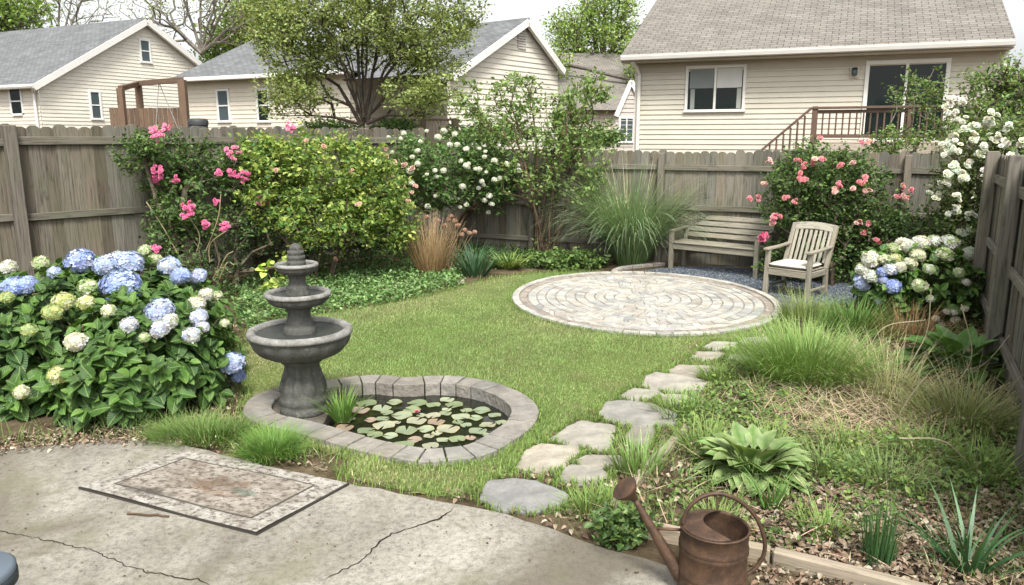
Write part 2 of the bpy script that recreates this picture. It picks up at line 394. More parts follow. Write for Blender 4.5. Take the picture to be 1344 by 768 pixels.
# ================================================================= SETTING
def inpoly(P, poly):
    P = np.asarray(P)[:, :2]; poly = np.asarray(poly)[:, :2]; r = np.zeros(len(P), bool); j = len(poly)-1
    for i in range(len(poly)):
        a, b = poly[i], poly[j]
        c = ((a[1] > P[:, 1]) != (b[1] > P[:, 1])) & (P[:, 0] < (b[0]-a[0])*(P[:, 1]-a[1])/(b[1]-a[1]+1e-12)+a[0]); r ^= c; j = i
    return r
def flat(mb, outline, holes, z, col, step=None):
    loops = [np.asarray(outline)[:, :2]]+[np.asarray(h)[:, :2] for h in holes]; V = []; E = []
    for l in loops:
        b = len(V); V += [Vector(p) for p in l]; E += [(b+i, b+(i+1) % len(l)) for i in range(len(l))]
    if step:
        mn, mx = loops[0].min(0), loops[0].max(0); gx, gy = np.meshgrid(np.arange(mn[0], mx[0], step), np.arange(mn[1], mx[1], step))
        G = np.stack([gx.ravel(), gy.ravel()], 1); G = G[inpoly(G, loops[0])]; V += [Vector(p) for p in G]
    v, e, f, *_ = delaunay_2d_cdt(V, E, [], 1, 1e-5)
    v = A([tuple(p) for p in v]); f = np.array([t for t in f if len(t) == 3]); c = v[f].mean(1); k = inpoly(c, loops[0])
    for h in loops[1:]: k &= ~inpoly(c, h)
    f = f[k]; a = v[f]; s_ = (a[:, 1, 0]-a[:, 0, 0])*(a[:, 2, 1]-a[:, 0, 1])-(a[:, 2, 0]-a[:, 0, 0])*(a[:, 1, 1]-a[:, 0, 1])
    f[s_ < 0] = f[s_ < 0][:, ::-1]
    mb.add(np.concatenate([v, np.full((len(v), 1), z)], 1), f, col); return mb
def smooth_loop(P, m):
    P = np.asarray(P); n = len(P); out = []
    for i in range(n):
        a, b, c, d = P[i-1], P[i], P[(i+1) % n], P[(i+2) % n]
        for t in np.linspace(0, 1, 10, endpoint=False):
            out.append(.5*((2*b)+(-a+c)*t+(2*a-5*b+4*c-d)*t*t+(-a+3*b-3*c+d)*t**3))
    out = A(out); d = np.concatenate([[0], np.cumsum(np.linalg.norm(np.diff(np.vstack([out, out[:1]]), axis=0), axis=1))])
    q = np.linspace(0, d[-1], m, endpoint=False); o2 = np.vstack([out, out[:1]])
    return np.stack([np.interp(q, d, o2[:, k]) for k in range(out.shape[1])], 1)
# ---- pond outline
pond_px = [(319,540),(328,522),(350,512),(385,503),(425,498),(467,493),(500,491),(535,494),(571,492),(612,494),(654,502),(687,516),(706,533),(703,552),(683,570),(654,588),(625,598),(587,603),(550,604),(508,598),(467,588),(432,579),(405,571),(371,561),(337,553)]
NB = 34; SUB = 6
outer = smooth_loop([g(x, y, .05)[:2] for x, y in pond_px], NB*SUB)
cen = outer.mean(0)
tan = np.roll(outer, -1, 0)-np.roll(outer, 1, 0); nn = np.stack([-tan[:, 1], tan[:, 0]], 1); nn = nrm(nn)
if np.sum(nn*(cen-outer)) < 0: nn = -nn
# smooth the normals for a clean inner edge
for _ in range(6): nn = nrm(nn+np.roll(nn, 1, 0)+np.roll(nn, -1, 0))
inner = outer+nn*.205; mid_l = outer+nn*.1
mb = MB(); flat(mb, [(-400, -60), (400, -60), (400, 900), (-400, 900)], [mid_l[::3]], 0, (.1, .08, .05))
tag(mb.build('ground', m_soil), 'brown bare soil and far ground under the whole garden', 'ground', kind='structure')
# ---- lawn
lawn_px = [(318,500),(296,476),(312,452),(335,436),(352,424),(400,419),(450,411),(500,403),(560,389),(600,379),(650,367),(720,359),(790,360),(815,372),(1015,400),(1010,440),(965,450),(925,468),(880,495),(840,518),(795,545),(735,578),(690,603),(655,628),(610,652),(570,652),(530,645),(480,634),(450,624),(458,606),(400,585),(330,555)]
lawn = A([g(x, y)[:2] for x, y in lawn_px]); lawn = smooth_loop(lawn, 160)
mb = MB(); flat(mb, lawn, [mid_l[::3]], .006, (.1, .14, .04), .12); lo = mb.build('lawn', m_lawn)
tag(lo, 'mown green lawn base sheet between the beds', 'lawn', kind='structure')
# ---- patio circle data
c_near, c_far = g(846, 444), g(846, 359.5); PC = (c_near+c_far)/2; RY = (c_far[1]-c_near[1])/2
lx, rx_ = g(672, 398), g(1024, 400); PC[0] = (lx[0]+rx_[0])/2; RX = (rx_[0]-lx[0])/2; print('patio', PC, RX, RY)
def in_patio(P, k=1.): return ((P[:, 0]-PC[0])/RX)**2+((P[:, 1]-PC[1])/RY)**2 < k*k
# ---- stepping stones
steps_px = [
 ([(632,652),(640,629),(672,625),(704,628),(745,645),(740,660),(700,668),(655,665)], 'dark slate stepping stone nearest the concrete patio', (.25,.255,.255)),
 ([(678,610),(692,588),(710,580),(757,583),(762,591),(736,612),(705,616)], 'pale tan stepping stone beside the lawn edge, just right of the pond', (.36,.335,.28)),
 ([(722,574),(742,560),(762,550),(805,556),(806,570),(797,590),(752,582)], 'large squarish pale stepping stone, third from the concrete', (.35,.33,.285)),
 ([(734,629),(740,614),(752,606),(788,611),(800,620),(790,630),(760,632)], 'small ribbed stepping stone right of the dark slate one', (.30,.285,.25)),
 ([(752,604),(770,595),(805,595),(824,599),(818,611),(790,611)], 'narrow grey stepping stone with a layered edge', (.33,.31,.27)),
 ([(820,573),(830,558),(858,560),(860,572),(850,585),(832,584)], 'brownish triangular stepping stone by the timber edging', (.25,.235,.2)),
 ([(787,543),(797,526),(815,523),(852,527),(893,542),(882,555),(835,558),(800,550)], 'biggest flat grey stepping stone in the middle of the path', (.30,.29,.26)),
 ([(809,520),(832,507),(862,510),(872,516),(850,524)], 'small pale stepping stone above the biggest one, on the lawn side', (.35,.33,.28)),
 ([(862,523),(876,515),(905,517),(915,524),(893,530)], 'small tan stepping stone above the biggest one, on the bed side', (.34,.31,.26)),
 ([(845,505),(848,492),(860,487),(905,491),(934,501),(918,511),(880,513)], 'wide pale stepping stone halfway along the path', (.37,.35,.31)),
 ([(876,486),(892,477),(932,478),(948,483),(938,492),(905,492)], 'tan oblong stepping stone beyond the wide pale one', (.36,.33,.28)),
 ([(905,469),(915,459),(948,460),(952,466),(936,473)], 'small square stepping stone near the round patio', (.38,.35,.3)),
 ([(922,455),(936,447),(968,448),(966,457),(940,459)], 'small pale stepping stone touching the lawn next to the round patio', (.37,.35,.31)),
 ([(952,471),(960,464),(990,463),(996,470),(975,475)], 'little stepping stone half hidden by the tall green grass', (.34,.32,.27)),
 ([(968,449),(978,441),(1008,440),(1014,449),(990,453)], 'last stepping stone at the rim of the round patio', (.36,.34,.3)),
]
def ragged(P, st=.035, j=.006):
    out = []; n = len(P)
    for i in range(n):
        a, b = P[i], P[(i+1) % n]; k = max(2, int(np.linalg.norm(b-a)/st))
        for q in range(k):
            t = (q+(.2 if q == 0 else 0))/k; out.append(a+(b-a)*t+rng.normal(0, j, 2))
    return A(out)
stone_polys = []
for poly, lab, c in steps_px:
    P = A([g(x, y, .03)[:2] for x, y in poly]); P = P.mean(0)+(P-P.mean(0))*1.06; P = ragged(P)
    stone_polys.append(P); mb = MB()
    prism(mb, P, (0, 0, 0), (1, 0, 0), (0, 1, 0), Z, -.01, .017+rng.uniform(-.003, .005), vary(A(c)*A([.97, .96, .93]), .07), bev=.004)
    tag(mb.build('stepping_stone', m_stone), lab, 'stepping stone', 'stepping stones across the lawn edge')
def in_stones(P, k=1.):
    r = np.zeros(len(P), bool)
    for q in stone_polys: r |= inpoly(P, q.mean(0)+(q-q.mean(0))*k)
    return r
# ---- concrete slab and cracks
slab_px = [(-520,640),(-200,606),(0,590),(70,585),(130,578),(180,578),(235,582),(330,606),(400,622),(450,634),(520,648),(600,661),(660,674),(720,694),(800,720),(890,746),(1000,772),(1150,820),(1300,900),(1300,1100),(-1200,1100)]
slab = A([g(x, y, .03)[:2] for x, y in slab_px]); sl2 = []
for i in range(len(slab)):
    a, b = slab[i], slab[(i+1) % len(slab)]; k = max(1, int(np.linalg.norm(b-a)/.12)) if 0 < i < 17 else 1
    for j in range(k): sl2.append(a+(b-a)*j/k+(rng.normal(0, .008, 2) if 0 < i < 17 else 0))
slab = A(sl2); mb = MB(); flat(mb, slab, [], .03, (.4, .38, .33)); n = len(slab)
mb.add(np.concatenate([np.c_[slab, np.full(n, .03)], np.c_[slab, np.full(n, -.05)]]), [[i, (i+1) % n, n+(i+1) % n, n+i] for i in range(n)], (.3, .28, .24))
tag(mb.build('concrete_patio', m_conc), 'old stained concrete slab', 'patio', kind='structure')
def crack(px, wmax, lab):
    P = A([g(x, y, .03)[:2] for x, y in px]); Q = []
    for i in range(len(P)-1):
        k = max(2, int(np.linalg.norm(P[i+1]-P[i])/.02))
        for j in range(k): Q.append(P[i]+(P[i+1]-P[i])*j/k+rng.normal(0, .005, 2))
    Q = A(Q); T = nrm(np.gradient(Q, axis=0)); Nn = np.stack([-T[:, 1], T[:, 0]], 1)
    wv = wmax*np.clip(.45+.55*np.interp(np.arange(len(Q)), np.arange(0, len(Q)+8, 8), rng.uniform(-.6, 1, len(range(0, len(Q)+8, 8)))), .12, 1)*np.clip(np.minimum(np.arange(len(Q)), np.arange(len(Q))[::-1])/6, .1, 1)
    Lf, R_ = Q+Nn*wv[:, None]*.5, Q-Nn*wv[:, None]*.5; m = len(Q); mb = MB()
    mb.add(np.c_[np.concatenate([Lf, R_]), np.full(2*m, .0325)], [[i, m+i, m+i+1, i+1] for i in range(m-1)], (.03, .025, .018))
    tag(mb.build('concrete_crack', m_soil2), lab, 'crack', kind='structure')
m_soil2 = M('dark_dirt', .95, 30, .3, spec=.1)
crack([(597,665),(590,672),(577,681),(560,687),(540,693),(515,701),(497,712),(482,730),(466,741),(445,752),(415,766)], .016, 'dark crack')
crack([(-60,690),(0,697),(50,708),(85,713),(93,718),(120,721),(137,730),(155,738),(170,746),(200,752),(235,759),(262,762),(285,775)], .009, 'thin dark crack')
# ---- timber edging of the right bed
def timber(px0, px1, lab, h=.055, n=1):
    a, b = g(*px0), g(*px1); a[2] = b[2] = h/2-.01; mb = MB(); beam(mb, a, b, .06, h, bev=.008, col=vary((.30, .25, .19), .1))
    tag(mb.build('edging_timber', m_wood), lab, 'edging board', 'timber boards edging the planting bed')
timber((783,688), (845,624), 'short weathered edging board rising behind the watering can spout')
timber((850,618), (902,566), 'weathered edging board beside the stepping stones')
timber((786,690), (1010,738), 'long weathered edging board passing behind the watering can', .09)
timber((1014,739), (1250,800), 'weathered edging board running off the bottom right of the bed', .09)
# ---- round patio
mb = MB(); a = np.linspace(0, 2*math.pi, 97)[:-1]
prism(mb, np.stack([RX*np.cos(a), RY*np.sin(a)], 1), PC, (1, 0, 0), (0, 1, 0), Z, -.03, .023, (.27, .25, .21))
pb = mb.build('circular_patio', m_cast, at=PC); tag(pb, 'round stone paved patio with rings of pavers', 'patio', kind='structure')
def ring(mb, r0, r1, n, cols, gap=.009, jit=.0, z=.03, skew=0.):
    cuts = np.arange(n)/n*2*math.pi+rng.uniform(0, 1)+rng.uniform(-jit, jit, n)*2*math.pi/n
    for i in range(n):
        a0 = cuts[i]; a1 = cuts[(i+1) % n]+(2*math.pi if i == n-1 else 0); rm = (r0+r1)/2*RX
        ga = gap/rm/2; k = max(2, int((a1-a0)*rm/.06)); t = np.linspace(a0+ga, a1-ga, k); g0 = gap/RX/2
        e0, e1 = r0+g0+rng.uniform(0, jit*.01), r1-g0-rng.uniform(0, jit*.01)
        P = [(math.cos(x)*e1*RX, math.sin(x)*e1*RY) for x in t]+[(math.cos(x-skew)*e0*RX, math.sin(x-skew)*e0*RY) for x in t[::-1]]
        prism(mb, P, PC, (1, 0, 0), (0, 1, 0), Z, .0, z+rng.uniform(-.003, .003), vary(A(cols[rng.integers(len(cols))])*.86, .07), bev=.004, back=False)
light = [(.50, .48, .42), (.53, .515, .46), (.47, .455, .41), (.50, .475, .41), (.44, .435, .40)]
mixd = light*2+[(.43, .395, .345), (.40, .40, .38), (.46, .43, .37), (.37, .37, .355)]
mb = MB(); ring(mb, .945, 1.0, 60, light, z=.045); mb.build('rim_course', m_stone, pb)
mb = MB(); ring(mb, .885, .94, 72, [(.35, .30, .25), (.38, .33, .28), (.33, .29, .25)]); mb.build('brown_course', m_stone, pb)
mb = MB(); rr = [.88, .81, .74, .665, .59, .515, .44, .365, .29, .215, .12]
for i in range(len(rr)-1):
    n = max(9, int(rr[i]*2*math.pi*RX/(.15 if i % 2 == 0 else .12))); ring(mb, rr[i+1], rr[i], n, mixd, jit=.4, gap=.009, skew=rng.uniform(-.12, .12))
ring(mb, .02, .118, 8, light, gap=.008); mb.build('paver_rings', m_stone, pb)
# ---- gravel corner
grav_px = [(812,366),(830,359),(868,353),(900,350),(950,351),(1000,356),(1060,360),(1120,372),(1150,392),(1110,410),(1020,410),(940,400),(860,380)]
grav = smooth_loop([g(x, y)[:2] for x, y in grav_px], 80)
mb = MB(); flat(mb, grav, [], .004, (.08, .095, .11)); gb = mb.build('gravel_bed', m_gravel); tag(gb, 'blue grey gravel ground', 'gravel', kind='structure')
N_ = 26000; mn, mx = grav.min(0), grav.max(0); P = rng.uniform(mn, mx, (N_, 2)); P = P[inpoly(P, grav) & ~in_patio(P, 1.0)]
OCT = (A([[1, 0, 0], [0, 1, 0], [-1, 0, 0], [0, -1, 0], [0, 0, .6], [0, 0, -.6]], float), np.array([[0, 1, 4], [1, 2, 4], [2, 3, 4], [3, 0, 4], [1, 0, 5], [2, 1, 5], [3, 2, 5], [0, 3, 5]]))
n = len(P); mb = MB(); cc = varyn((.105, .125, .15), n, .5, .06); cc[rng.random(n) < .1] = (.3, .31, .32)
scatter(mb, OCT[0], OCT[1], np.c_[P, rng.uniform(.006, .016, n)], orient(rdir(n), rdir(n)), rng.uniform(.007, .016, n), cc)
tag(mb.build('gravel', m_gravel), 'loose blue grey gravel chips under the bench and chair', 'gravel', kind='stuff')
# kerb round the gravel
kp = A([g(x, y)[:2] for x, y in [(818,362),(808,361),(806,358),(816,354),(840,351),(872,348)]]); kr = thing('gravel_kerb', (*kp[2], 0), 'pale curved stone kerb holding the gravel behind the round patio', 'kerb')
for i in range(len(kp)-1):
    k = 2
    for j in range(k):
        a_, b_ = kp[i]+(kp[i+1]-kp[i])*(j+.03)/k, kp[i]+(kp[i+1]-kp[i])*(j+.97)/k
        mb = MB(); beam(mb, (*a_, .02), (*b_, .02), .09, .06, bev=.01, col=vary((.42, .39, .34), .08)); mb.build('kerb_stone', m_stone, kr)
# ---- pond
pr = thing('pond_edging', (*cen, 0), 'kidney shaped ring of grey coping stones round the lily pond', 'pond edging')
for i in range(NB):
    idx = [(i*SUB+j) % (NB*SUB) for j in range(SUB+1)]; a_, b_ = outer[idx].copy(), inner[idx].copy()
    gp = .006; t0 = nrm(a_[1]-a_[0]); t1 = nrm(a_[-1]-a_[-2]); a_[0] += t0*gp; b_[0] += t0*gp; a_[-1] -= t1*gp; b_[-1] -= t1*gp
    mb = MB(); prism(mb, np.concatenate([a_, b_[::-1]]), (0, 0, 0), (1, 0, 0), (0, 1, 0), Z, -.1, .045+rng.uniform(-.003, .003), vary((.25, .235, .205), .12), bev=.005)
    mb.build('coping_stone', m_stone, pr)
inn2 = outer+nn*.20; m = len(inn2); mb = MB()
mb.add(np.concatenate([np.c_[inn2, np.full(m, -.07)], np.c_[inn2, np.full(m, -.5)]]), [[i, m+i, m+(i+1) % m, (i+1) % m] for i in range(m)], (.03, .03, .028))
flat(mb, inn2[::3], [], -.5, (.02, .02, .018)); mb.build('pond_liner', m_plain, pr)
mb = MB(); flat(mb, inn2[::3], [], -.062, (.01, .01, .01)); tag(mb.build('pond_water', m_water), 'dark still pond water', 'water', kind='structure')
xs = g(434, 540)[0]; lf = inner[inner[:, 0] < xs]; o_ = np.argsort(np.arctan2(lf[:, 1]-lf[:, 1].mean(), lf[:, 0]-lf[:, 0].mean())); lf = lf[o_]
lf = lf.mean(0)+(lf-lf.mean(0))*1.05
mb = MB(); prism(mb, lf, (0, 0, 0), (1, 0, 0), (0, 1, 0), Z, -.3, .012, (.13, .115, .09)); tag(mb.build('fountain_plinth', m_cast), 'dark earthy stone footing under the tiered fountain', 'plinth')
# lilies
lily_px = [(452,552),(470,541),(486,552),(500,538),(520,528),(505,560),(478,568),(530,545),(548,556),(540,538),(566,532),(560,566),(585,545),(600,556),(580,577),(610,540),(622,550),(640,558),(596,532),(625,568),(545,577),(515,574),(530,585),(600,578),(648,545),(575,556),(455,562),(493,571),(566,546),(612,560),(548,530),(590,566),(633,540),(462,549),(520,556),(660,556),(640,572),(618,577),(568,586),(500,550),(480,531),(586,538),(551,546),(605,549),(575,569),(536,568),(632,560),(510,545),(560,575),(585,528)]
lp = thing('water_lily', (*g(550, 555, -.06)[:2], -.3), 'water lily with pale green pads floating on the dark pond and one pink bud', 'water lily')
used_l = []
for (x, y) in lily_px:
    p = g(x+rng.uniform(-3, 3), y+rng.uniform(-2, 2), -.06); r = rng.uniform(.042, .085)
    for (q, r2) in used_l:
        dd = np.linalg.norm(q-p[:2]); r = min(r, max(.03, dd-r2*.85))
    if not inpoly(p[None], cen+(inner-cen)*.93)[0]: continue
    used_l.append((p[:2], r)); a0 = rng.uniform(0, 6.28); t = np.linspace(a0+.18, a0+2*math.pi-.18, 22); zz = -.055+rng.uniform(0, .007)
    rr_ = r*(1+.05*np.sin(t*5+a0)); tilt = rng.uniform(-.004, .004, 2)
    V = [[p[0], p[1], zz]]+[[p[0]+.55*r_*math.cos(q), p[1]+.55*r_*math.sin(q), zz+.001] for q, r_ in zip(t, rr_)]+[[p[0]+r_*math.cos(q), p[1]+r_*math.sin(q), zz+.006*math.sin(q*3+a0)*(r/.1)+.004] for q, r_ in zip(t, rr_)]
    n = 22; f = [[0, 1+i, 2+i] for i in range(n-1)]+[[1+i, n+1+i, n+2+i, 2+i] for i in range(n-1)]
    c = [(.27, .33, .21), (.32, .37, .25), (.21, .27, .15), (.36, .37, .26), (.33, .27, .21)][rng.choice(5, p=[.35, .25, .2, .13, .07])]
    mb = MB(); cv = np.repeat([vary(c, .12)], len(V), 0); cv[n+1:] *= (1.05, .93, .8); mb.add(V, f, cv); mb.build('lily_pad', m_gloss2 if 'm_gloss2' in globals() else m_gloss, lp)
p = g(547, 541, -.02); mb = MB(); scatter(mb, *ROSE, p[None]+A([[0, 0, 0.]]), orient(A([[0, 1., 0]]), A([[0, 0, 1.]])), A([.03]), (.62, .22, .28)); mb.build('lily_flower', m_petal, lp)
p = g(478, 551, -.03)
# ================================================================= FOUNTAIN
fb = g(400, 541); FO = A([fb[0], fb[1], .012]); zc = FO[1]*cp+(H-.6)*sp; PXM = F/zc
def zof(py): return at(400, py, FO[1])[2]
ft = thing('garden_fountain', FO, 'dark weathered three tiered stone fountain beside the lily pond', 'fountain')
def prof(pts): return [(r/2.4/PXM, zof(300+y/2.4)-FO[2]) for r, y in pts]
def b_z(pts, top, bot):     # profile from fractions
    return pts
dk = (.10, .10, .09); rim_c = (.26, .255, .235)
def fl(n_, amp, z0, z1):
    def f_(r, z, a):
        k = max(0, min(1, (z-z0)/.05))*max(0, min(1, (z1-z)/.05)); return r*(1+amp*k*np.abs(np.sin(a*n_/2))-amp*k*.5)
    return f_
zs = lambda y: zof(300+y/2.4)-FO[2]
u = 1/2.4/PXM
mb = MB(); lathe(mb, [(0, 0), (.075*0+74*u, 0), (76*u, .012), (76*u, .045), (70*u, .058), (72*u, .075), (76*u, .10), (74*u, .125), (68*u, .14), (70*u, .17), (66*u, .22), (58*u, .28), (52*u, .33), (51*u, .36), (56*u, .385), (64*u, .395), (65*u, .415), (60*u, .425), (0, .425)], FO, 64, dk, fl(10, .2, .14, .385))
mb.build('pedestal', m_cast, ft, True)
def basin(z0, z1, r0, r1, rw, lab, wz, fn=14, amp=.05):
    """bowl from neck radius r0 at z0 to rim r1 at z1, rim bead rw"""
    mb = MB(); pts = [(r0, z0)]
    for t in np.linspace(.08, 1, 9): pts.append((r0+(r1-rw*.6-r0)*math.sin(t*math.pi/2)**.9, z0+(z1-rw*1.3-z0)*t**1.7))
    lathe(mb, pts, FO, 72, dk, fl(fn, amp, z0, z1-rw))
    zb = z1-rw*1.3
    rp = [(r1-rw*.6, zb), (r1-rw*.1, zb+rw*.1), (r1, zb+rw*.55), (r1-rw*.25, zb+rw*1.05), (r1-rw*.8, zb+rw*1.25), (r1-rw*1.5, zb+rw*1.05), (r1-rw*1.7, zb+rw*.5)]
    b = mb.build('basin', m_cast, ft, True)
    mb = MB(); lathe(mb, rp, FO, 72, rim_c); lathe(mb, [(r1-rw*1.7, zb+rw*.5), (r1*.7, zb-rw*.8), (r0*.8, zb-rw*1.2)], FO, 48, dk); mb.build('rim', m_cast, b, True)
    mb = MB(); lathe(mb, [(0, wz), (r1-rw*1.65, wz)], FO, 48, (.1, .1, .1)); mb.build('bowl_water', m_bowl_water, ft, True)
T = .003
z_l = .655; basin(.425, z_l, 58*u, 163*u, 17*u, '', z_l-15*u)
mb = MB(); lathe(mb, [(48*u, z_l-.05), (50*u, z_l-.005), (46*u, z_l+.012), (40*u, z_l+.02), (44*u, z_l+.04), (40*u, z_l+.055), (34*u, z_l+.08), (35*u, z_l+.12), (42*u, z_l+.15), (40*u, z_l+.165)], FO, 48, dk, fl(10, .06, z_l+.05, z_l+.15)); mb.build('stem', m_cast, ft, True)
z_m = .93; basin(z_l+.16, z_m, 38*u, 102*u, 12*u, '', z_m-10*u)
mb = MB(); lathe(mb, [(34*u, z_m-.04), (36*u, z_m), (32*u, z_m+.015), (35*u, z_m+.03), (28*u, z_m+.045), (24*u, z_m+.08), (28*u, z_m+.12), (32*u, z_m+.13)], FO, 48, dk, fl(8, .06, z_m+.04, z_m+.12)); mb.build('stem', m_cast, ft, True)
z_t = 1.14; basin(z_m+.125, z_t, 30*u, 67*u, 9*u, '', z_t-7*u)
mb = MB(); lathe(mb, [(26*u, z_t-.03), (29*u, z_t-.005), (29*u, z_t+.015), (24*u, z_t+.022), (28*u, z_t+.032), (28*u, z_t+.052), (21*u, z_t+.06), (26*u, z_t+.07), (25*u, z_t+.088), (17*u, z_t+.096), (19*u, z_t+.105), (17*u, z_t+.122), (9*u, z_t+.138), (0, z_t+.143)], FO, 40, dk); mb.build('finial', m_cast, ft, True)
print('fountain top px check', z_t+.143+FO[2], zof(325))
# ================================================================= FENCES
def slat_outline(w_, h_, kind):
    c = w_*.28; r = w_/2
    if kind == 'ear': return [(-r, 0), (r, 0), (r, h_-c), (r*.72, h_-c*.35), (r*.35, h_), (-r*.35, h_), (-r*.72, h_-c*.35), (-r, h_-c)]
    return [(-r, 0), (r, 0), (r, h_), (-r, h_)]
def fence(name, lab, P0, P1, top, slat, rails, posts, nside, base_c, over=0, gapf=1.04, post_h=None, pw=.1, lean=None):
    P0, P1 = A([*P0[:2], 0.]), A([*P1[:2], 0.]); L = np.linalg.norm(P1-P0); ux = (P1-P0)/L; n = A([ux[1], -ux[0], 0]);
    if np.dot(n, nside) < 0: n = -n
    root = thing(name, P0, lab, 'fence'); k = int(L/slat); bays = [0]+[p*L for p in posts]+[L]
    for bi in range(len(bays)-1):
        mb = MB(); cnt = 0
        for i in range(k):
            s_ = (i+.5)*slat
            if not (bays[bi] <= s_ < bays[bi+1]): continue
            h_ = top+rng.uniform(-.025, .02); O = P0+ux*s_+Z*.03; tl = rng.normal(0, .0018); uz = nrm(Z+ux*tl)
            c = vary(base_c, .30); prism(mb, slat_outline(slat*gapf*rng.uniform(.985, 1.01), h_-.03, 'ear'), O, ux, uz, n, -.014+(i % 2)*.007+rng.uniform(-.002, .002), .006+(i % 2)*.007+rng.uniform(-.002, .002), c, bev=.003); cnt += 1
        if cnt: mb.build('slat_panel', m_wood, root)
        for rz, rh in rails:
            mb = MB(); a_ = P0+ux*(bays[bi]+.01)+n*.032+Z*(rz+rng.uniform(-.01, .01)); b_ = P0+ux*(bays[bi+1]-.01)+n*.032+Z*(rz+rng.uniform(-.01, .01))
            beam(mb, a_, b_, .038, rh, bev=.005, col=vary(A(base_c)*1.08, .12)); mb.build('rail', m_wood, root)
    for j, p in enumerate(posts):
        mb = MB(); O = P0+ux*(p*L)+n*(.032+pw*.45); ln = lean[j] if lean else 0
        ph = post_h or top-.03; beam(mb, O-Z*.05, O+Z*ph+ux*ln, pw, pw, up=n, bev=.008, col=vary(base_c, .12)); mb.build('post', m_wood, root)
    return P0, ux, n, L
def fparam(P0, P1, px, py=380):          # where the column px of the picture crosses the line P0-P1
    d = ray(px, py); a_ = A(P1[:2])-A(P0[:2]); M2 = A([[a_[0], -d[0]], [a_[1], -d[1]]]); s_, _ = np.linalg.solve(M2, -A(P0[:2])); return s_
wc = (.15, .135, .11)
fl0, fl1 = g(-5, 402), g(193, 391)
lineL = g(325, 375); d_ = nrm(lineL[:2]-fl0[:2]); ang = d_
corner = at(560, 300, 14.3)[:2]; 
# left fence: straight from beyond the left frame to the hidden corner
P_L1 = A([*corner, 0]); q_ = g(30, 398); dirL = nrm(P_L1[:2]-q_[:2]); P_L0 = A([*(q_[:2]-dirL*2.2), 0])
topL = 2.2
pp = [fparam(P_L0, P_L1, x) for x in (36, 325, 400, 480)]; print('left fence', P_L0, P_L1, pp)
fence('board_fence', 'tall weathered grey board fence on the left behind the blue hydrangea', P_L0, P_L1, topL, .146, [(2.0, .10), (1.08, .09), (.28, .10)], pp, A([1., -1, 0]), A(wc)*.88, pw=.13, post_h=2.19)
P_B1 = A([*g(1268, 371)[:2], 0]); P_B0 = P_L1+A([.02, -.02, 0]); print('corner', P_B1)
pb_ = [fparam(P_B0, P_B1, x, 330) for x in (700, 865, 1020, 1180)]
fence('board_fence', 'weathered grey board fence along the back behind the bench and rose bush', P_B0, P_B1, 1.84, .135, [(1.57, .085), (.93, .085), (.3, .085)], pb_, A([0, -1., 0]), wc, pw=.1, post_h=1.8)
rA, rB, rC = g(1338, 427), g(1351, 494), g(1367, 632)
P_R0 = P_B1.copy(); P_R1 = A([*(rC[:2]+(rC[:2]-P_B1[:2])*.22), 0]); 
pr_ = [np.dot(q[:2]-P_R0[:2], P_R1[:2]-P_R0[:2])/np.dot(P_R1[:2]-P_R0[:2], P_R1[:2]-P_R0[:2]) for q in (rA, rB, rC)]; print('right posts', pr_)
fence('board_fence', 'leaning weathered fence seen almost edge on at the right side of the garden', P_R0, P_R1, 1.87, .14, [(1.6, .09), (.93, .085), (.3, .085)], pr_, A([-1., 0, 0]), A(wc)*1.1, pw=.12, post_h=1.9, lean=[-.02, .0, .02])
# ================================================================= HOUSES
class Wall:
    def __init__(s, O, ux, n): s.O = A(O, float); s.ux = nrm(A(ux, float)); s.n = nrm(A(n, float))
    def uz(s, px, py):
        d = ray(px, py); o = A([0, 0, H]); t = np.dot(s.O-o, s.n)/np.dot(d, s.n); p = o+d*t; return np.dot(p-s.O, s.ux), p[2]
    def pt(s, u_, z, off=0): return s.O*A([1, 1, 0])+s.ux*u_+s.n*off+Z*z
def row_span(poly, z):
    xs = []
    for i in range(len(poly)):
        (u0, z0), (u1, z1) = poly[i], poly[(i+1) % len(poly)]
        if (z0-z)*(z1-z) <= 0 and abs(z1-z0) > 1e-6: xs.append(u0+(u1-u0)*(z-z0)/(z1-z0))
    return (min(xs), max(xs)) if len(xs) >= 2 else None
def siding(mb, W, poly, col, e=.11, lip=.016, hole=None):
    zs_ = [p[1] for p in poly]; z = min(zs_); top = max(zs_)
    while z < top-.01:
        z2 = min(z+e, top-.002); a_, b_ = row_span(poly, z+.001), row_span(poly, z2-.001)
        if a_ and b_:
            V = [W.pt(a_[0], z, lip), W.pt(a_[1], z, lip), W.pt(b_[1], z2, 0), W.pt(b_[0], z2, 0), W.pt(a_[0], z, -.01), W.pt(a_[1], z, -.01)]
            mb.add(V, [[0, 1, 2, 3], [4, 5, 1, 0]], vary(col, .03))
        z += e
def wbox(mb, W, u0, u1, z0, z1, o0, o1, col, bev=.006):
    beam(mb, W.pt(u0, (z0+z1)/2, (o0+o1)/2), W.pt(u1, (z0+z1)/2, (o0+o1)/2), abs(o1-o0), z1-z0, bev=bev, col=col)
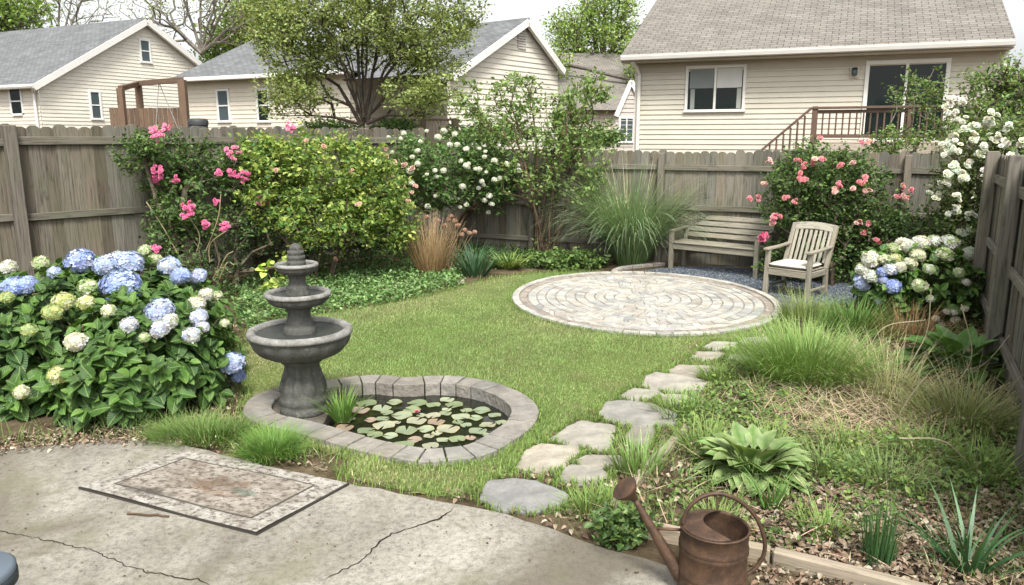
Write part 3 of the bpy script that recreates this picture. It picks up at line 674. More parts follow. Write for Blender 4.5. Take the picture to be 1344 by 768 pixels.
def window(W, root, pxr, style='hung', fc=(.62, .62, .58), blind=None, fw=.08, glass=None):
    x0, y0, x1, y1 = pxr; u0, z1 = W.uz(x0, (y0)), 0; u0, z1 = W.uz(x0, y0); u1, z0 = W.uz(x1, y1); o1 = .055
    f = MB()
    wbox(f, W, u0, u1, z1-fw, z1, -.02, o1, fc); wbox(f, W, u0-.02, u1+.02, z0, z0+fw, -.02, o1+.02, fc)
    wbox(f, W, u0, u0+fw, z0+fw, z1-fw, -.02, o1-.002, fc); wbox(f, W, u1-fw, u1, z0+fw, z1-fw, -.02, o1-.002, fc)
    um, zm = (u0+u1)/2, (z0+z1)/2
    if style == 'hung': wbox(f, W, u0+fw, u1-fw, zm-.025, zm+.025, 0, o1-.008, fc)
    else: wbox(f, W, um-.03, um+.03, z0+fw, z1-fw, 0, o1-.008, fc)
    fr = f.build('window', m_paint, root)
    q = MB(); wbox(q, W, u0+fw*.6, u1-fw*.6, z0+fw*.6, z1-fw*.6, .0, .026, (.1, .1, .1), .001); q.build('pane', glass or m_glass, fr)
    if blind:
        b = MB()
        for (fa, fb_, za, zb, c) in blind:
            ua, ub = u0+fw+(u1-u0-2*fw)*fa, u0+fw+(u1-u0-2*fw)*fb_; wbox(b, W, ua, ub, z0+fw+(z1-z0-2*fw)*za, z0+fw+(z1-z0-2*fw)*zb, .024, .031, c, .001)
        b.build('blind', m_blind, fr)
    return u0, u1, z0, z1
def rquad(mb, a, b, c, d, col=(.5,)*3, th=.05):
    """roof slab: a-b eave, d-c ridge"""
    a, b, c, d = map(lambda q: A(q, float), (a, b, c, d)); n = nrm(np.cross(b-a, d-a)); n = n if n[2] > 0 else -n
    e = nrm(b-a); v_ = nrm(np.cross(n, e)); pts = [a, b, c, d]
    V = [p for p in pts]+[p-n*th for p in pts]; uv = [(np.dot(p-a, e), np.dot(p-a, v_)) for p in pts]*2
    f = [[0, 1, 2, 3], [7, 6, 5, 4]]+[[i, i+4, (i+1) % 4+4, (i+1) % 4] for i in range(4)]
    if np.dot(np.cross(b-a, c-a), n) < 0: f = [q[::-1] for q in f]
    mb.add(V, f, col, uv)
cream, white = (.60, .55, .46), (.62, .60, .545)
# --- right house
LC, RC = at(834, 150, 20.6), at(1312, 150, 17.4); ux = nrm((RC-LC)*A([1, 1, 0])); nr = A([ux[1], -ux[0], 0]); nr = nr if nr[1] < 0 else -nr
WR = Wall([LC[0], LC[1], 0], ux, nr); Lr = np.linalg.norm((RC-LC)[:2])
WE = Wall(WR.O+nr*.5, ux, nr); ez = .5*(WE.uz(830, 76)[1]+WE.uz(1300, 63)[1]); print('eave z', ez, WE.uz(830, 76), WE.uz(1300, 63))
rh = thing('house', WR.O, 'beige vinyl sided house with brown shingle roof behind the fence on the right', 'house')
mb = MB(); siding(mb, WR, [(0, 0), (Lr, 0), (Lr, ez+.02), (0, ez+.02)], (.51, .48, .395), .125, .022)
WS = Wall(WR.O, -nr, A([-ux[0], -ux[1], 0])); siding(mb, WS, [(0, 0), (8, 0), (8, ez+.1), (0, ez+.1)], (.5, .45, .37), .125)
WS2 = Wall(WR.O+ux*Lr, -nr, ux); siding(mb, WS2, [(0, 0), (8, 0), (8, ez+.1), (0, ez+.1)], (.5, .45, .37), .125)
mb.build('wall', m_paint, rh)
mb = MB(); e0, e1 = WE.uz(815, 76)[0], WE.uz(1332, 62)[0]; dp = 7.0; sl_ = .50
a_, b_ = WE.pt(e0, ez+.12), WE.pt(e1, ez+.12); rquad(mb, a_, b_, b_-nr*dp+Z*dp*sl_, a_-nr*dp+Z*dp*sl_)
a2, b2 = a_-nr*2*dp, b_-nr*2*dp; rquad(mb, b2, a2, a_-nr*dp+Z*dp*sl_, b_-nr*dp+Z*dp*sl_)
ro = mb.build('roof', m_roof_brown, rh)
mb = MB(); wbox(mb, WE, e0, e1, ez-.03, ez+.09, -.01, .12, (.42, .40, .36), .02); wbox(mb, WE, e0, e1, ez+.09, ez+.115, -.02, .10, (.5, .48, .44), .004); mb.build('gutter', m_paint, rh)
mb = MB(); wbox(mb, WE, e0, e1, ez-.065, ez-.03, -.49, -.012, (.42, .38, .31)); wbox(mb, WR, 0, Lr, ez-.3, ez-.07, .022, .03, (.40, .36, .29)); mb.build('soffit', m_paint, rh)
mb = MB(); pts = [WR.pt(.09, .05, .08), WR.pt(.09, ez-.35, .08), WR.pt(.05, ez-.2, .2), WR.pt(.0, ez-.05, .5)]; tube(mb, pts, .05, 8, (.62, .6, .55)); mb.build('downspout', m_paint, rh)
mb = MB(); wbox(mb, WR, -.03, .06, .02, ez-.08, -.02, .035, (.6, .57, .5)); wbox(mb, WR, Lr-.06, Lr+.03, .02, ez-.08, -.02, .035, (.6, .57, .5)); mb.build('corner_trim', m_paint, rh)
ap = A([[0, 0], [1, 0], [.5, 1]])
for (O_, sg) in ((WR.O, -1), (WR.O+ux*Lr, 1)):
    mb = MB(); Wg = Wall(O_, -nr, ux*sg); siding(mb, Wg, [(-.4, ez+.1), (2*dp-.9, ez+.1), (dp-.5, ez+dp*sl_-.12)], (.5, .45, .37), .125); mb.build('gable', m_paint, rh)
window(WR, rh, (901, 87, 977, 147), 'slide', (.66, .65, .6), [(.03, .47, .52, .98, (.16, .18, .17)), (.53, .98, .52, .98, (.50, .50, .46)), (.05, .13, .02, .5, (.22, .24, .22)), (.9, .98, .02, .5, (.3, .32, .28))], .07)
dd_ = window(WR, rh, (1137, 80, 1237, 186), 'slide', (.66, .65, .6), None, .09)
u_, z_ = WR.uz(1121.5, 95); lm = thing('wall_lantern', WR.pt(u_, z_-.12, .06), 'small round glass lamp on beige siding left of the patio door', 'wall lamp')
mb = MB(); beam(mb, WR.pt(u_, z_-.13, .05), WR.pt(u_, z_+.13, .05), .2, .04, up=nr, bev=.01, col=(.55, .5, .42)); mb.build('back_plate', m_paint, lm)
mb = MB(); pc = WR.pt(u_, z_-.09, .13); lathe(mb, [(0, 0), (.05, .0), (.07, .06), (.06, .13), (.03, .17), (0, .18)], pc, 16, (.2, .19, .16)); mb.build('lamp_shade', m_screen, lm, True)
mb = MB(); lathe(mb, [(0.08, .16), (.05, .19), (0, .2)], pc, 16, (.08, .07, .06)); mb.build('cap', m_plain, lm, True)
# deck
brown = (.13, .085, .065)
WD = Wall(WR.O+nr*1.9, ux, nr); ud0, zt = WD.uz(1067, 141); ud1, _ = WD.uz(1330, 141); _, zf = WD.uz(1100, 186); zt = .5*(zt+WD.uz(1200, 140)[1])
dk_ = thing('deck', WD.pt(ud0, 0), 'raised brown timber deck with baluster railing and stairs below the patio door', 'deck')
mb = MB(); nb = 14
for i in range(nb):
    o0 = -1.9+i*1.9/nb; wbox(mb, WD, ud0, ud1, zf-.04, zf, o0+.005, o0+1.9/nb-.004, vary((.42, .36, .30), .06))
mb.build('deck_boards', m_deck, dk_)
mb = MB(); wbox(mb, WD, ud0, ud1, zf-.25, zf-.045, .0, .04, (.40, .34, .28)); mb.build('rim_joist', m_deck, dk_)
for uu in (ud0, ud0+(ud1-ud0)*.5, ud1-.05):
    mb = MB(); beam(mb, WD.pt(uu+.05, 0, -.05), WD.pt(uu+.05, zt+.03, -.05), .12, .12, up=nr, col=brown); mb.build('post', m_deck, dk_)
mb = MB(); wbox(mb, WD, ud0, ud1, zt-.03, zt+.02, -.12, .03, brown); wbox(mb, WD, ud0+.1, ud1, zt-.12, zt-.05, -.07, -.03, brown); wbox(mb, WD, ud0+.1, ud1, zf+.08, zf+.15, -.07, -.03, brown); mb.build('railing', m_deck, dk_)
mb = MB(); uu = ud0+.2
while uu < ud1-.1: wbox(mb, WD, uu, uu+.035, zf+.15, zt-.12, -.068, -.033, vary(brown, .1)); uu += .135
mb.build('balusters', m_deck, dk_)
us, zs0 = WD.uz(998, 199); mb = MB(); p0 = WD.pt(ud0-.02, zt, -.05); sl_s = (zt-zs0)/(ud0-us); Ls = 3.0; p1 = WD.pt(ud0-Ls, zt-Ls*sl_s, -.05); beam(mb, p1, p0, .10, .05, col=brown)
p2, p3 = p0-Z*.93, p1-Z*.93; beam(mb, p3, p2, .04, .07, col=brown); mb.build('stair_rail', m_deck, dk_)
mb = MB(); k = .15
while k < Ls: b_ = WD.pt(ud0-k, zt-k*sl_s-.9, -.05); beam(mb, b_, b_+Z*.87, .035, .035, col=vary(brown, .1)); k += .14
mb.build('balusters', m_deck, dk_)
for k in range(8):
    mb = MB(); uu = ud0-.15-k*.33; wbox(mb, WD, uu-.2, uu+.12, zf-.2-k*.33*sl_s, zf-.16-k*.33*sl_s, -1.0, .0, (.3, .25, .2)); mb.build('step', m_deck, dk_)
# --- generic gable wall from picture outline
def rakes(W, root, pts, wd=.16, col=(.66, .65, .62), off=.02, o2=.14):
    mb = MB()
    for a_, b_ in zip(pts[:-1], pts[1:]):
        A_, B_ = W.pt(*a_, (off+o2)/2), W.pt(*b_, (off+o2)/2); beam(mb, A_-Z*wd*.5, B_-Z*wd*.5, o2-off, wd, up=Z, bev=.004, col=col)
    mb.build('rake_board', m_paint, root)
# house A, far left
eA = nrm(A([.44, .9, 0])); LA = at(54, 150, 31.); LA[2] = 0; nA = A([eA[1], -eA[0], 0]); WA = Wall(LA, eA, nA); WWA = 4.7
apA = WA.uz(187, 26); evA = WA.uz(54, 106); print('houseA', apA, evA)
ha = thing('house', LA, 'white sided gable house with grey shingle roof at the far left', 'house')
Wd = apA[0]; zr, ze = apA[1], evA[1]
mb = MB(); siding(mb, WA, [(0, 0), (2*Wd, 0), (2*Wd, ze), (Wd, zr-.08), (0, ze)], (.64, .615, .53), .15, .022)
rdir_ = nrm(A([-.9, .44, 0])); WA2 = Wall(LA, rdir_, A([-.44, -.9, 0])); siding(mb, WA2, [(0, 0), (13, 0), (13, ze-.05), (0, ze-.05)], (.58, .54, .46), .15, .022); mb.build('wall', m_paint, ha)
back = A([-.9, .44, 0])/np.linalg.norm([.9, .44])*13; sL = (zr-ze)/Wd; ov = .35
a_ = WA.pt(-ov, ze-ov*sL+.06, .3); r_ = WA.pt(Wd, zr+.06, .3); b_ = WA.pt(2*Wd+ov, ze-ov*sL+.06, .3)
mb = MB(); rquad(mb, a_, a_+back, r_+back, r_); rquad(mb, b_+back, b_, r_, r_+back); mb.build('roof', m_roof_grey, ha)
rakes(WA, ha, [(-ov, ze-ov*sL+.03), (Wd, zr+.03), (2*Wd+ov, ze-ov*sL+.03)], .25, o2=.32, off=.18)
mb = MB(); tube(mb, [a_-Z*.1-nrm(back)*.0, a_+back-Z*.1], .09, 8, (.6, .6, .57)); mb.build('gutter', m_paint, ha)
mb = MB(); tube(mb, [a_-Z*.15+nrm(back)*.1, WA2.pt(.15, ze-.5, .1), WA2.pt(.15, .1, .1)], .05, 8, (.64, .63, .6)); mb.build('downspout', m_paint, ha)
window(WA, ha, (181, 50, 199, 84), 'hung', (.68, .68, .66), None, .09, m_screen); window(WA, ha, (115, 118, 135, 158), 'hung', (.68, .68, .66), None, .09, m_screen)
window(WA2, ha, (13, 114, 31, 152), 'hung', (.68, .68, .66), None, .09, m_glass)
# house B, hip roof
LB, RB = at(246, 150, 29.), at(460, 150, 25.6); LB[2] = RB[2] = 0; eB = nrm(RB-LB); nB = A([eB[1], -eB[0], 0]); WB = Wall(LB, eB, nB); LBn = np.linalg.norm(RB-LB)
zB = .5*(WB.uz(250, 107)[1]+WB.uz(345, 103)[1]); hb = thing('house', LB, 'cream sided bungalow with grey hip roof behind the big tree', 'house')
mb = MB(); siding(mb, WB, [(0, 0), (LBn, 0), (LBn, zB), (0, zB)], (.60, .55, .45), .15, .02); WBl = Wall(LB, -nB, -eB); siding(mb, WBl, [(0, 0), (7, 0), (7, zB), (0, zB)], (.58, .53, .44), .15, .02)
WBr = Wall(RB, -nB, eB); siding(mb, WBr, [(0, 0), (7, 0), (7, zB), (0, zB)], (.58, .53, .44), .15, .02); mb.build('wall', m_paint, hb)
WBe = Wall(LB+nB*.4, eB, nB); ap_ = Wall(LB-nB*3.3, eB, nB).uz(341, 48); print('hip', ap_, zB)
a_, b_ = WBe.pt(-.35, zB+.08), WBe.pt(LBn+.4, zB+.08); c_, d_ = b_-nB*7.4, a_-nB*7.4; P_ = WB.pt(ap_[0], ap_[1], -3.3)
mb = MB()
for (q0, q1) in ((a_, b_), (b_, c_), (c_, d_), (d_, a_)): rquad(mb, q0, q1, P_+(q1-q0)*1e-3, P_)
mb.build('roof', m_roof_grey, hb)
mb = MB(); wbox(mb, WBe, -.35, LBn+.4, zB-.04, zB+.1, -.01, .11, (.60, .59, .56), .02); mb.build('gutter', m_paint, hb)
window(WB, hb, (284, 117, 304, 161), 'hung', (.68, .68, .65), None, .08, m_screen); window(WB, hb, (336, 116, 356, 161), 'hung', (.68, .68, .65), None, .08, m_glass)
# house C, gable seen past the big tree
eC = nrm(A([.6, .8, 0])); MC = at(686, 60, 26.); MC[2] = 0; nC = A([eC[1], -eC[0], 0]); WC = Wall(MC, eC, nC)
pC = [WC.uz(586, 98), WC.uz(686, 26), WC.uz(734, 92)]; print('houseC', pC)
hc = thing('house', MC, 'white sided gable house with grey roof behind the multi stemmed shrub', 'house')
mb = MB(); siding(mb, WC, [(pC[0][0], 0), (pC[2][0]-.1, 0), (pC[2][0]-.1, pC[2][1]), (0, pC[1][1]-.06), (pC[0][0], pC[0][1])], (.64, .615, .53), .16, .022); mb.build('wall', m_paint, hc)
bk = nrm(A([-.8, .6, 0])); pts = [WC.pt(u_, z_+.05, .25) for u_, z_ in pC]
mb = MB(); rquad(mb, pts[0], pts[0]+bk*10, pts[1]+bk*10, pts[1]); rquad(mb, pts[2]+bk*10, pts[2], pts[1], pts[1]+bk*10); mb.build('roof', m_roof_grey, hc)
rakes(WC, hc, [(u_, z_+.02) for u_, z_ in pC], .22, o2=.27, off=.15)
mb = MB(); u_, z_ = WC.uz(684, 50)
for k in range(9): wbox(mb, WC, u_-.22, u_+.22, z_-.35+k*.08, z_-.29+k*.08, .01, .05, (.5, .48, .44))
mb.build('gable_vent', m_paint, hc)
# house D, far small house
WDh = Wall(A([*at(800, 150, 40.)[:2], 0]), A([1., .15, 0]), A([.15, -1, 0])); hd = thing('house', WDh.O, 'distant tan house with pinkish brown roof between the shrub and the right house', 'house')
u0, z0_ = WDh.uz(744, 132); u1, z1_ = WDh.uz(838, 145); mb = MB(); siding(mb, WDh, [(u0, 0), (u1+1.5, 0), (u1+1.5, z1_+.1), (u0, z1_+.1)], (.50, .43, .36), .2, .03); mb.build('wall', m_paint, hd)
u2, z2_ = WDh.uz(760, 88); mb = MB(); rquad(mb, WDh.pt(u0-.5, z1_, .5), WDh.pt(u1+2, z1_, .5), WDh.pt(u1+2, z2_+1.2, -5), WDh.pt(u0-.5, z2_+1.2, -5)); mb.build('roof', m_roof_brown, hd)
Wg = Wall(WDh.O+A([.3, -3, 0]), A([1., .15, 0]), A([.15, -1, 0])); gp_ = [Wg.uz(*q) for q in ((808, 150), (828, 104), (850, 150))]
mb = MB(); siding(mb, Wg, [(gp_[0][0], 0), (gp_[2][0], 0), (gp_[2][0], gp_[2][1]), gp_[1], gp_[0]], (.42, .38, .34), .2, .03); mb.build('gable', m_paint, hd); rakes(Wg, hd, gp_, .2)
window(Wg, hd, (812, 153, 832, 188), 'slide', (.66, .65, .62), None, .1, m_screen)
# swing frame and panel on the far side of the left fence
def post_between(name, x, y0, y1, Y, w_, col, root, nm='post'):
    a_ = at(x, y1, Y); b_ = at(x, y0, Y); b_[0] = a_[0] = (a_[0]+b_[0])/2; a_[2] = 0; mb = MB(); beam(mb, a_, b_, w_, w_, up=A([0, 1., 0]), col=col); mb.build(nm, m_deck, root); return b_
rb = (.15, .10, .068)
sw = thing('swing_frame', A([*at(200, 160, 22)[:2], 0]), 'brown timber swing frame standing behind the left fence', 'swing frame')
t1 = post_between('', 160, 116, 160, 21.5, .16, rb, sw); t2 = post_between('', 183.5, 111, 160, 23.5, .16, rb, sw); t3 = post_between('', 241, 105, 160, 21.5, .19, rb, sw)
mb = MB(); beam(mb, t1, t2+Z*.02, .12, .14, col=rb); mb.build('beam', m_deck, sw); mb = MB(); beam(mb, t2+Z*.03, t3, .12, .14, col=rb); mb.build('beam', m_deck, sw)
mb = MB(); q = (t2+t3)/2; q[2] = t3[2]; tube(mb, [q, q+A([-.25, 0, -1.5])], .012, 5, (.3, .3, .3)); tube(mb, [q, q+A([.5, 0, -1.5])], .012, 5, (.3, .3, .3)); beam(mb, q+A([-.3, 0, -1.5]), q+A([.55, 0, -1.5]), .2, .03, col=rb); mb.build('swing_seat', m_deck, sw)
bf = thing('board_fence', A([*at(195, 160, 22.6)[:2], 0]), 'short reddish brown board fence below the swing frame', 'fence')
x0, x1 = at(147, 150, 22.6)[0], at(246, 150, 22.6)[0]; zt_ = at(200, 142, 22.6)[2]; mb = MB(); k = x0
while k < x1: beam(mb, (k, 22.6, .05), (k, 22.6, zt_+rng.uniform(-.02, .02)), .13, .02, up=A([0, 1., 0]), col=vary(rb, .15)); k += .14
mb.build('slat_panel', m_deck, bf); mb = MB(); beam(mb, (x0-.06, 22.55, 1.9), (x1, 22.55, 1.9), .04, .1, col=rb); mb.build('rail', m_deck, bf)
bn = at(260, 160, 15.); bt = thing('bin', (bn[0], bn[1], 0), 'black round topped bin just showing over the left fence', 'bin')
zb_ = at(260, 156, 15.)[2]; mb = MB(); lathe(mb, [(.0, 0), (.15, 0), (.175, zb_-.12), (.0, zb_-.12)], (bn[0], bn[1], 0), 24, (.03, .032, .034)); mb.build('body', m_plain, bt, True)
mb = MB(); lathe(mb, [(.185, zb_-.12), (.19, zb_-.05), (.165, zb_), (.0, zb_+.01)], (bn[0], bn[1], 0), 24, (.035, .037, .04)); mb.build('lid', m_plain, bt, True)
# lattice deck rail behind the big tree
lt = thing('lattice_railing', A([*at(550, 160, 19.)[:2], 0]), 'brown lattice deck railing behind the white flowering shrub', 'railing')
xa, xb = at(496, 160, 19.)[0], at(599, 160, 19.)[0]; zt_ = at(550, 157, 19.)[2]; mb = MB(); k = xa
while k < xb: beam(mb, (k, 19, 1.5), (k, 19, zt_), .035, .03, up=A([0, 1., 0]), col=(.42, .33, .24)); k += .09
mb.build('balusters', m_deck, lt); mb = MB(); beam(mb, (xa, 19, zt_), (xb, 19, zt_), .1, .05, col=(.16, .11, .08)); beam(mb, (xa, 19, 1.5), (xb, 19, 1.5), .06, .05, col=(.16, .11, .08)); mb.build('rail', m_deck, lt)
for x in (555, 598): mb = MB(); q = at(x, 155, 18.95); beam(mb, (q[0], q[1], 0), q, .14, .14, up=A([0, 1., 0]), col=(.15, .11, .085)); mb.build('post', m_deck, lt)
# ================================================================= FURNITURE AND OBJECTS
tk = (.27, .245, .195)
# ---- bench, local frame: x along, y back, z up
bl, br_ = g(880, 353), g(991, 366); bx = nrm((br_-bl)*A([1, 1, 0])); by = A([-bx[1], bx[0], 0]); by = by if by[1] > 0 else -by; BL = np.linalg.norm(br_-bl); O = bl.copy()
print('bench length', BL)
bench = thing('garden_bench', (bl+br_)/2, 'weathered grey wooden slatted bench in front of the back fence', 'bench')
def bp(x, y, z): return O+bx*x+by*y+Z*z
SH = .42
def bm(name, segs, m=None, par=None, smooth=False):
    mb = MB()
    for (a_, b_, w_, h_, *r) in segs: beam(mb, a_, b_, w_, h_, up=(r[0] if r else Z), bev=.006, col=vary(tk, .1))
    return mb.build(name, m or m_teak, par)
lean = .22
for x in (0, BL):
    bm('leg', [(bp(x, 0, 0), bp(x, 0, SH+.17), .065, .06, by)], par=bench)
    bm('leg', [(bp(x, .46, 0), bp(x, .46, SH-.03), .06, .06, by), (bp(x, .46, SH-.06), bp(x, .46+lean*.8, .83), .06, .06, by)], par=bench)
    bm('armrest', [(bp(x, -.04, SH+.19), bp(x, .56, SH+.21), .06, .035)], par=bench)
    bm('side_rail', [(bp(x, .02, SH-.05), bp(x, .46, SH-.05), .03, .08)], par=bench)
bm('apron', [(bp(.03, .0, SH-.05), bp(BL-.03, .0, SH-.05), .03, .09)], par=bench)
bm('apron', [(bp(.03, .45, SH-.06), bp(BL-.03, .45, SH-.06), .03, .07)], par=bench)
bm('seat', [(bp(.0, y, SH+.012), bp(BL, y, SH+.012), .075, .022) for y in (.0, .09, .18, .27, .36)], par=bench)
segs = []
for i in range(4):
    t = (i+.5)/4.0; z_ = SH+.05+t*.36; y_ = .44+lean*(z_-SH+.06)/(.5); segs.append((bp(.02, y_, z_), bp(BL-.02, y_, z_), .018, .078, nrm(Z+by*.42)))
bm('backrest', segs, par=bench)
# ---- chair
fl_, fr_ = g(1007, 388), g(1055, 394); 
cx = nrm((fr_-fl_)*A([1, 1, 0])); 
cxv = nrm(A([.70, -.714, 0])); CW = .57; cyv = A([.714, .70, 0]) # back direction
O = fl_.copy(); print('chair width px', np.linalg.norm(fr_-fl_))
O = (fl_+fr_)/2-cxv*CW/2
chair = thing('garden_armchair', O+cxv*CW/2+cyv*.25, 'weathered wooden slat back armchair with a cream seat cushion on the gravel', 'armchair')
CD = .50; SHc = .36
for x in (0, CW):
    bm('leg', [(bp(0, 0, 0), bp(0, 0, 0)+A([0, 0, .01]), .01, .01)], par=chair) if False else None
def cpt(x, y, z): return O+cxv*x+cyv*y+Z*z
ln = .24
for x in (0, CW):
    bm('leg', [(cpt(x, 0, 0), cpt(x, .02, .60), .06, .055, cyv)], par=chair)
    bm('leg', [(cpt(x, CD+.03, 0), cpt(x, CD, SHc+.02), .055, .055, cyv), (cpt(x, CD, SHc), cpt(x, CD+ln, .90), .055, .05, cyv)], par=chair)
    bm('armrest', [(cpt(x, -.06, .615), cpt(x, CD*.6, .62), .075, .03), (cpt(x, CD*.58, .62), cpt(x, CD+.13, .635), .06, .03)], par=chair)
    bm('side_rail', [(cpt(x, .03, SHc-.04), cpt(x, CD-.02, SHc-.04), .026, .08)], par=chair)
    bm('stretcher', [(cpt(x, .02, .12), cpt(x, CD, .12), .024, .035)], par=chair)
bm('apron', [(cpt(.03, 0, SHc-.04), cpt(CW-.03, 0, SHc-.04), .026, .08)], par=chair)
bm('apron', [(cpt(.03, CD, SHc-.04), cpt(CW-.03, CD, SHc-.04), .026, .08)], par=chair)
bm('seat', [(cpt(.02, y, SHc+.01), cpt(CW-.02, y, SHc+.01), .07, .02) for y in (.02, .11, .20, .29, .38, .46)], par=chair)
un = nrm(Z*(.90-SHc)+cyv*ln); mb = MB()
for i in range(8):
    x = .055+i*(CW-.11)/7; beam(mb, cpt(x, CD+.035, SHc+.06), cpt(x, CD+ln*.86, .83), .04, .014, up=cyv, bev=.004, col=vary((.36, .335, .275), .08))
mb.build('backrest_slats', m_teak, chair)
mb = MB(); npt = 9
for i in range(npt-1):
    x0, x1 = i*CW/(npt-1), (i+1)*CW/(npt-1); h0, h1 = [.885+.028*math.sin(math.pi*q/CW) for q in (x0, x1)]
    beam(mb, cpt(x0-.001, CD+ln*.95, h0-.03), cpt(x1+.001, CD+ln*.95, h1-.03), .035, .10, up=un, bev=.001, col=(.35, .325, .265))
mb.build('top_rail', m_teak, chair)
# cushion: soft rounded pad
mb = MB(); nx, ny = 16, 16; V = []
for s_ in (1, -1):
    for i in range(nx+1):
        for j in range(ny+1):
            a_, b_ = -1+2*i/nx, -1+2*j/ny; e = (1-abs(a_)**6)*(1-abs(b_)**6); h_ = .034*max(0, e)**.4*(1+.12*math.sin(a_*3+1)*math.cos(b_*2))
            ax_ = a_*(1-.03*b_*b_); by_ = b_*(1-.03*a_*a_); V.append(cpt(CW/2+ax_*(CW/2-.025), .225+by_*.245, SHc+.058+s_*h_))
f = []
for k in range(2):
    for i in range(nx):
        for j in range(ny):
            q = k*(nx+1)*(ny+1)+i*(ny+1)+j; c_ = [q, q+ny+1, q+ny+2, q+1]; f.append(c_ if k == 0 else c_[::-1])
mb.add(V, f, (.50, .47, .41)); mb.build('cushion', m_fabric, chair, True)
# ---- mat
m, N, L, b = newmat('mosaic_mat'); uv = coordn(N, 'UV')
br2 = nd(N, 'TexBrick'); br2.inputs['Scale'].default_value = 1; br2.inputs['Brick Width'].default_value = .052; br2.inputs['Row Height'].default_value = .028; br2.inputs['Mortar Size'].default_value = .0022
br2.inputs['Color1'].default_value = (.25, .23, .20, 1); br2.inputs['Color2'].default_value = (.40, .37, .33, 1); br2.inputs['Mortar'].default_value = (.20, .18, .155, 1); L.new(uv, br2.inputs['Vector'])
c = mix(N, L, nd(N, 'Attribute', attribute_name='Col').outputs['Color'], br2.outputs[0], .5)
sep = nd(N, 'SeparateXYZ'); L.new(uv, sep.inputs[0])
def gauss(cx_, cy_, sx, sy):
    mp = nd(N, 'Mapping'); mp.inputs['Location'].default_value = (-cx_/sx, -cy_/sy, 0); mp.inputs['Scale'].default_value = (1/sx, 1/sy, 1); L.new(uv, mp.inputs[0])
    ln_ = nd(N, 'VectorMath', operation='LENGTH'); L.new(mp.outputs[0], ln_.inputs[0]); nz = noise(N, L, uv, 7, 6, .7)
    ad = nd(N, 'Math', operation='MULTIPLY_ADD'); L.new(nz, ad.inputs[0]); ad.inputs[1].default_value = 1.3; L.new(ln_.outputs['Value'], ad.inputs[2]); return ad.outputs[0]
c = mix(N, L, c, (.12, .08, .05), ramp(N, L, gauss(.62, .42, .75, .42), [(.75, .9), (1.55, 0.)]))
c = mix(N, L, c, (.24, .15, .10), ramp(N, L, gauss(.75, .32, .5, .22), [(.7, .45), (1.5, 0.)]))
c = mix(N, L, c, (.045, .04, .03), ramp(N, L, gauss(.40, .14, .5, .2), [(.75, .95), (1.7, 0.)]))
c = mix(N, L, c, (.06, .12, .09), ramp(N, L, gauss(.86, .38, .36, .14), [(.7, .8), (1.5, 0.)]))
c = mix(N, L, c, (.05, .04, .03), ramp(N, L, noise(N, L, uv, 22, 7, .75), [(.50, 0.), (.57, .85)]))
c = mix(N, L, c, (.09, .07, .05), ramp(N, L, noise(N, L, uv, 5, 5, .7), [(.44, 0.), (.66, .7)]))
L.new(c, b.inputs['Base Color']); b.inputs['Roughness'].default_value = .9; bumpn(N, L, br2.outputs[1], b, -.5, .004); m_mat = m
mc = [g(x, y, .045) for x, y in ((105, 639), (336, 699), (456, 634), (240, 590))]   # left, near, right, far
mat_ = thing('outdoor_mat', (sum(mc)/4*A([1, 1, 0])+Z*.03), 'worn outdoor mat with pale mosaic border and rusty stained middle lying on the concrete', 'mat')
e1 = mc[1]-mc[0]; e2 = mc[3]-mc[0]; print('mat', np.linalg.norm(e1), np.linalg.norm(e2), np.linalg.norm(mc[2]-mc[1]), np.linalg.norm(mc[2]-mc[3]))
W_, D_ = np.linalg.norm(e1), np.linalg.norm(e2)
def mpt(s_, t, z): 
    p = mc[0]*(1-s_)*(1-t)+mc[1]*s_*(1-t)+mc[2]*s_*t+mc[3]*(1-s_)*t; return A([p[0], p[1], z])
def mrect(mb, s0, s1, t0, t1, z, col, n=14):
    V = []; U_ = []
    for i in range(n+1):
        for j in range(n+1):
            s_, t = s0+(s1-s0)*i/n, t0+(t1-t0)*j/n; zz = z+.004*math.sin(s_*7)*math.sin(t*5+1); V.append(mpt(s_, t, zz)); U_.append((s_*1.25, t*.8))
    f = [[i*(n+1)+j, (i+1)*(n+1)+j, (i+1)*(n+1)+j+1, i*(n+1)+j+1] for i in range(n) for j in range(n)]
    mb.add(V, f, col, U_)
mb = MB(); mrect(mb, .0, 1, 0, 1, .047, (.30, .29, .25)); 
per = [(0, 0), (1, 0), (1, 1), (0, 1)]
mb.build('border', m_mat, mat_)
mb = MB(); mrect(mb, .115, .885, .16, .84, .0492, (.21, .18, .135)); mb.build('centre_panel', m_mat, mat_)
mb = MB()
for (s0, s1, t0, t1) in ((.11, .89, .15, .165), (.11, .89, .835, .85), (.105, .115, .15, .85), (.885, .895, .15, .85)): mrect(mb, s0, s1, t0, t1, .0502, (.07, .06, .05), 6)
mb.build('border_line', m_plain, mat_)
mb = MB()
for k in range(4):
    (s0, t0), (s1, t1) = per[k], per[(k+1) % 4]; n = 14; V = []
    for i in range(n+1):
        s_, t = s0+(s1-s0)*i/n, t0+(t1-t0)*i/n; zz = .047+.004*math.sin(s_*7)*math.sin(t*5+1); q = mpt(s_+(s_-.5)*.012, t+(t-.5)*.016, 0); V += [A([q[0], q[1], zz-.003]), A([q[0], q[1], .031])]
    mb.add(V, [[2*i, 2*i+1, 2*i+3, 2*i+2] for i in range(n)], (.04, .036, .03))
q = [mpt(s_+(s_-.5)*.012, t+(t-.5)*.016, .0395) for s_, t in per]; mb.add(q, [[0, 1, 2, 3]], (.05, .045, .04)); mb.build('rubber_backing', m_plain, mat_)
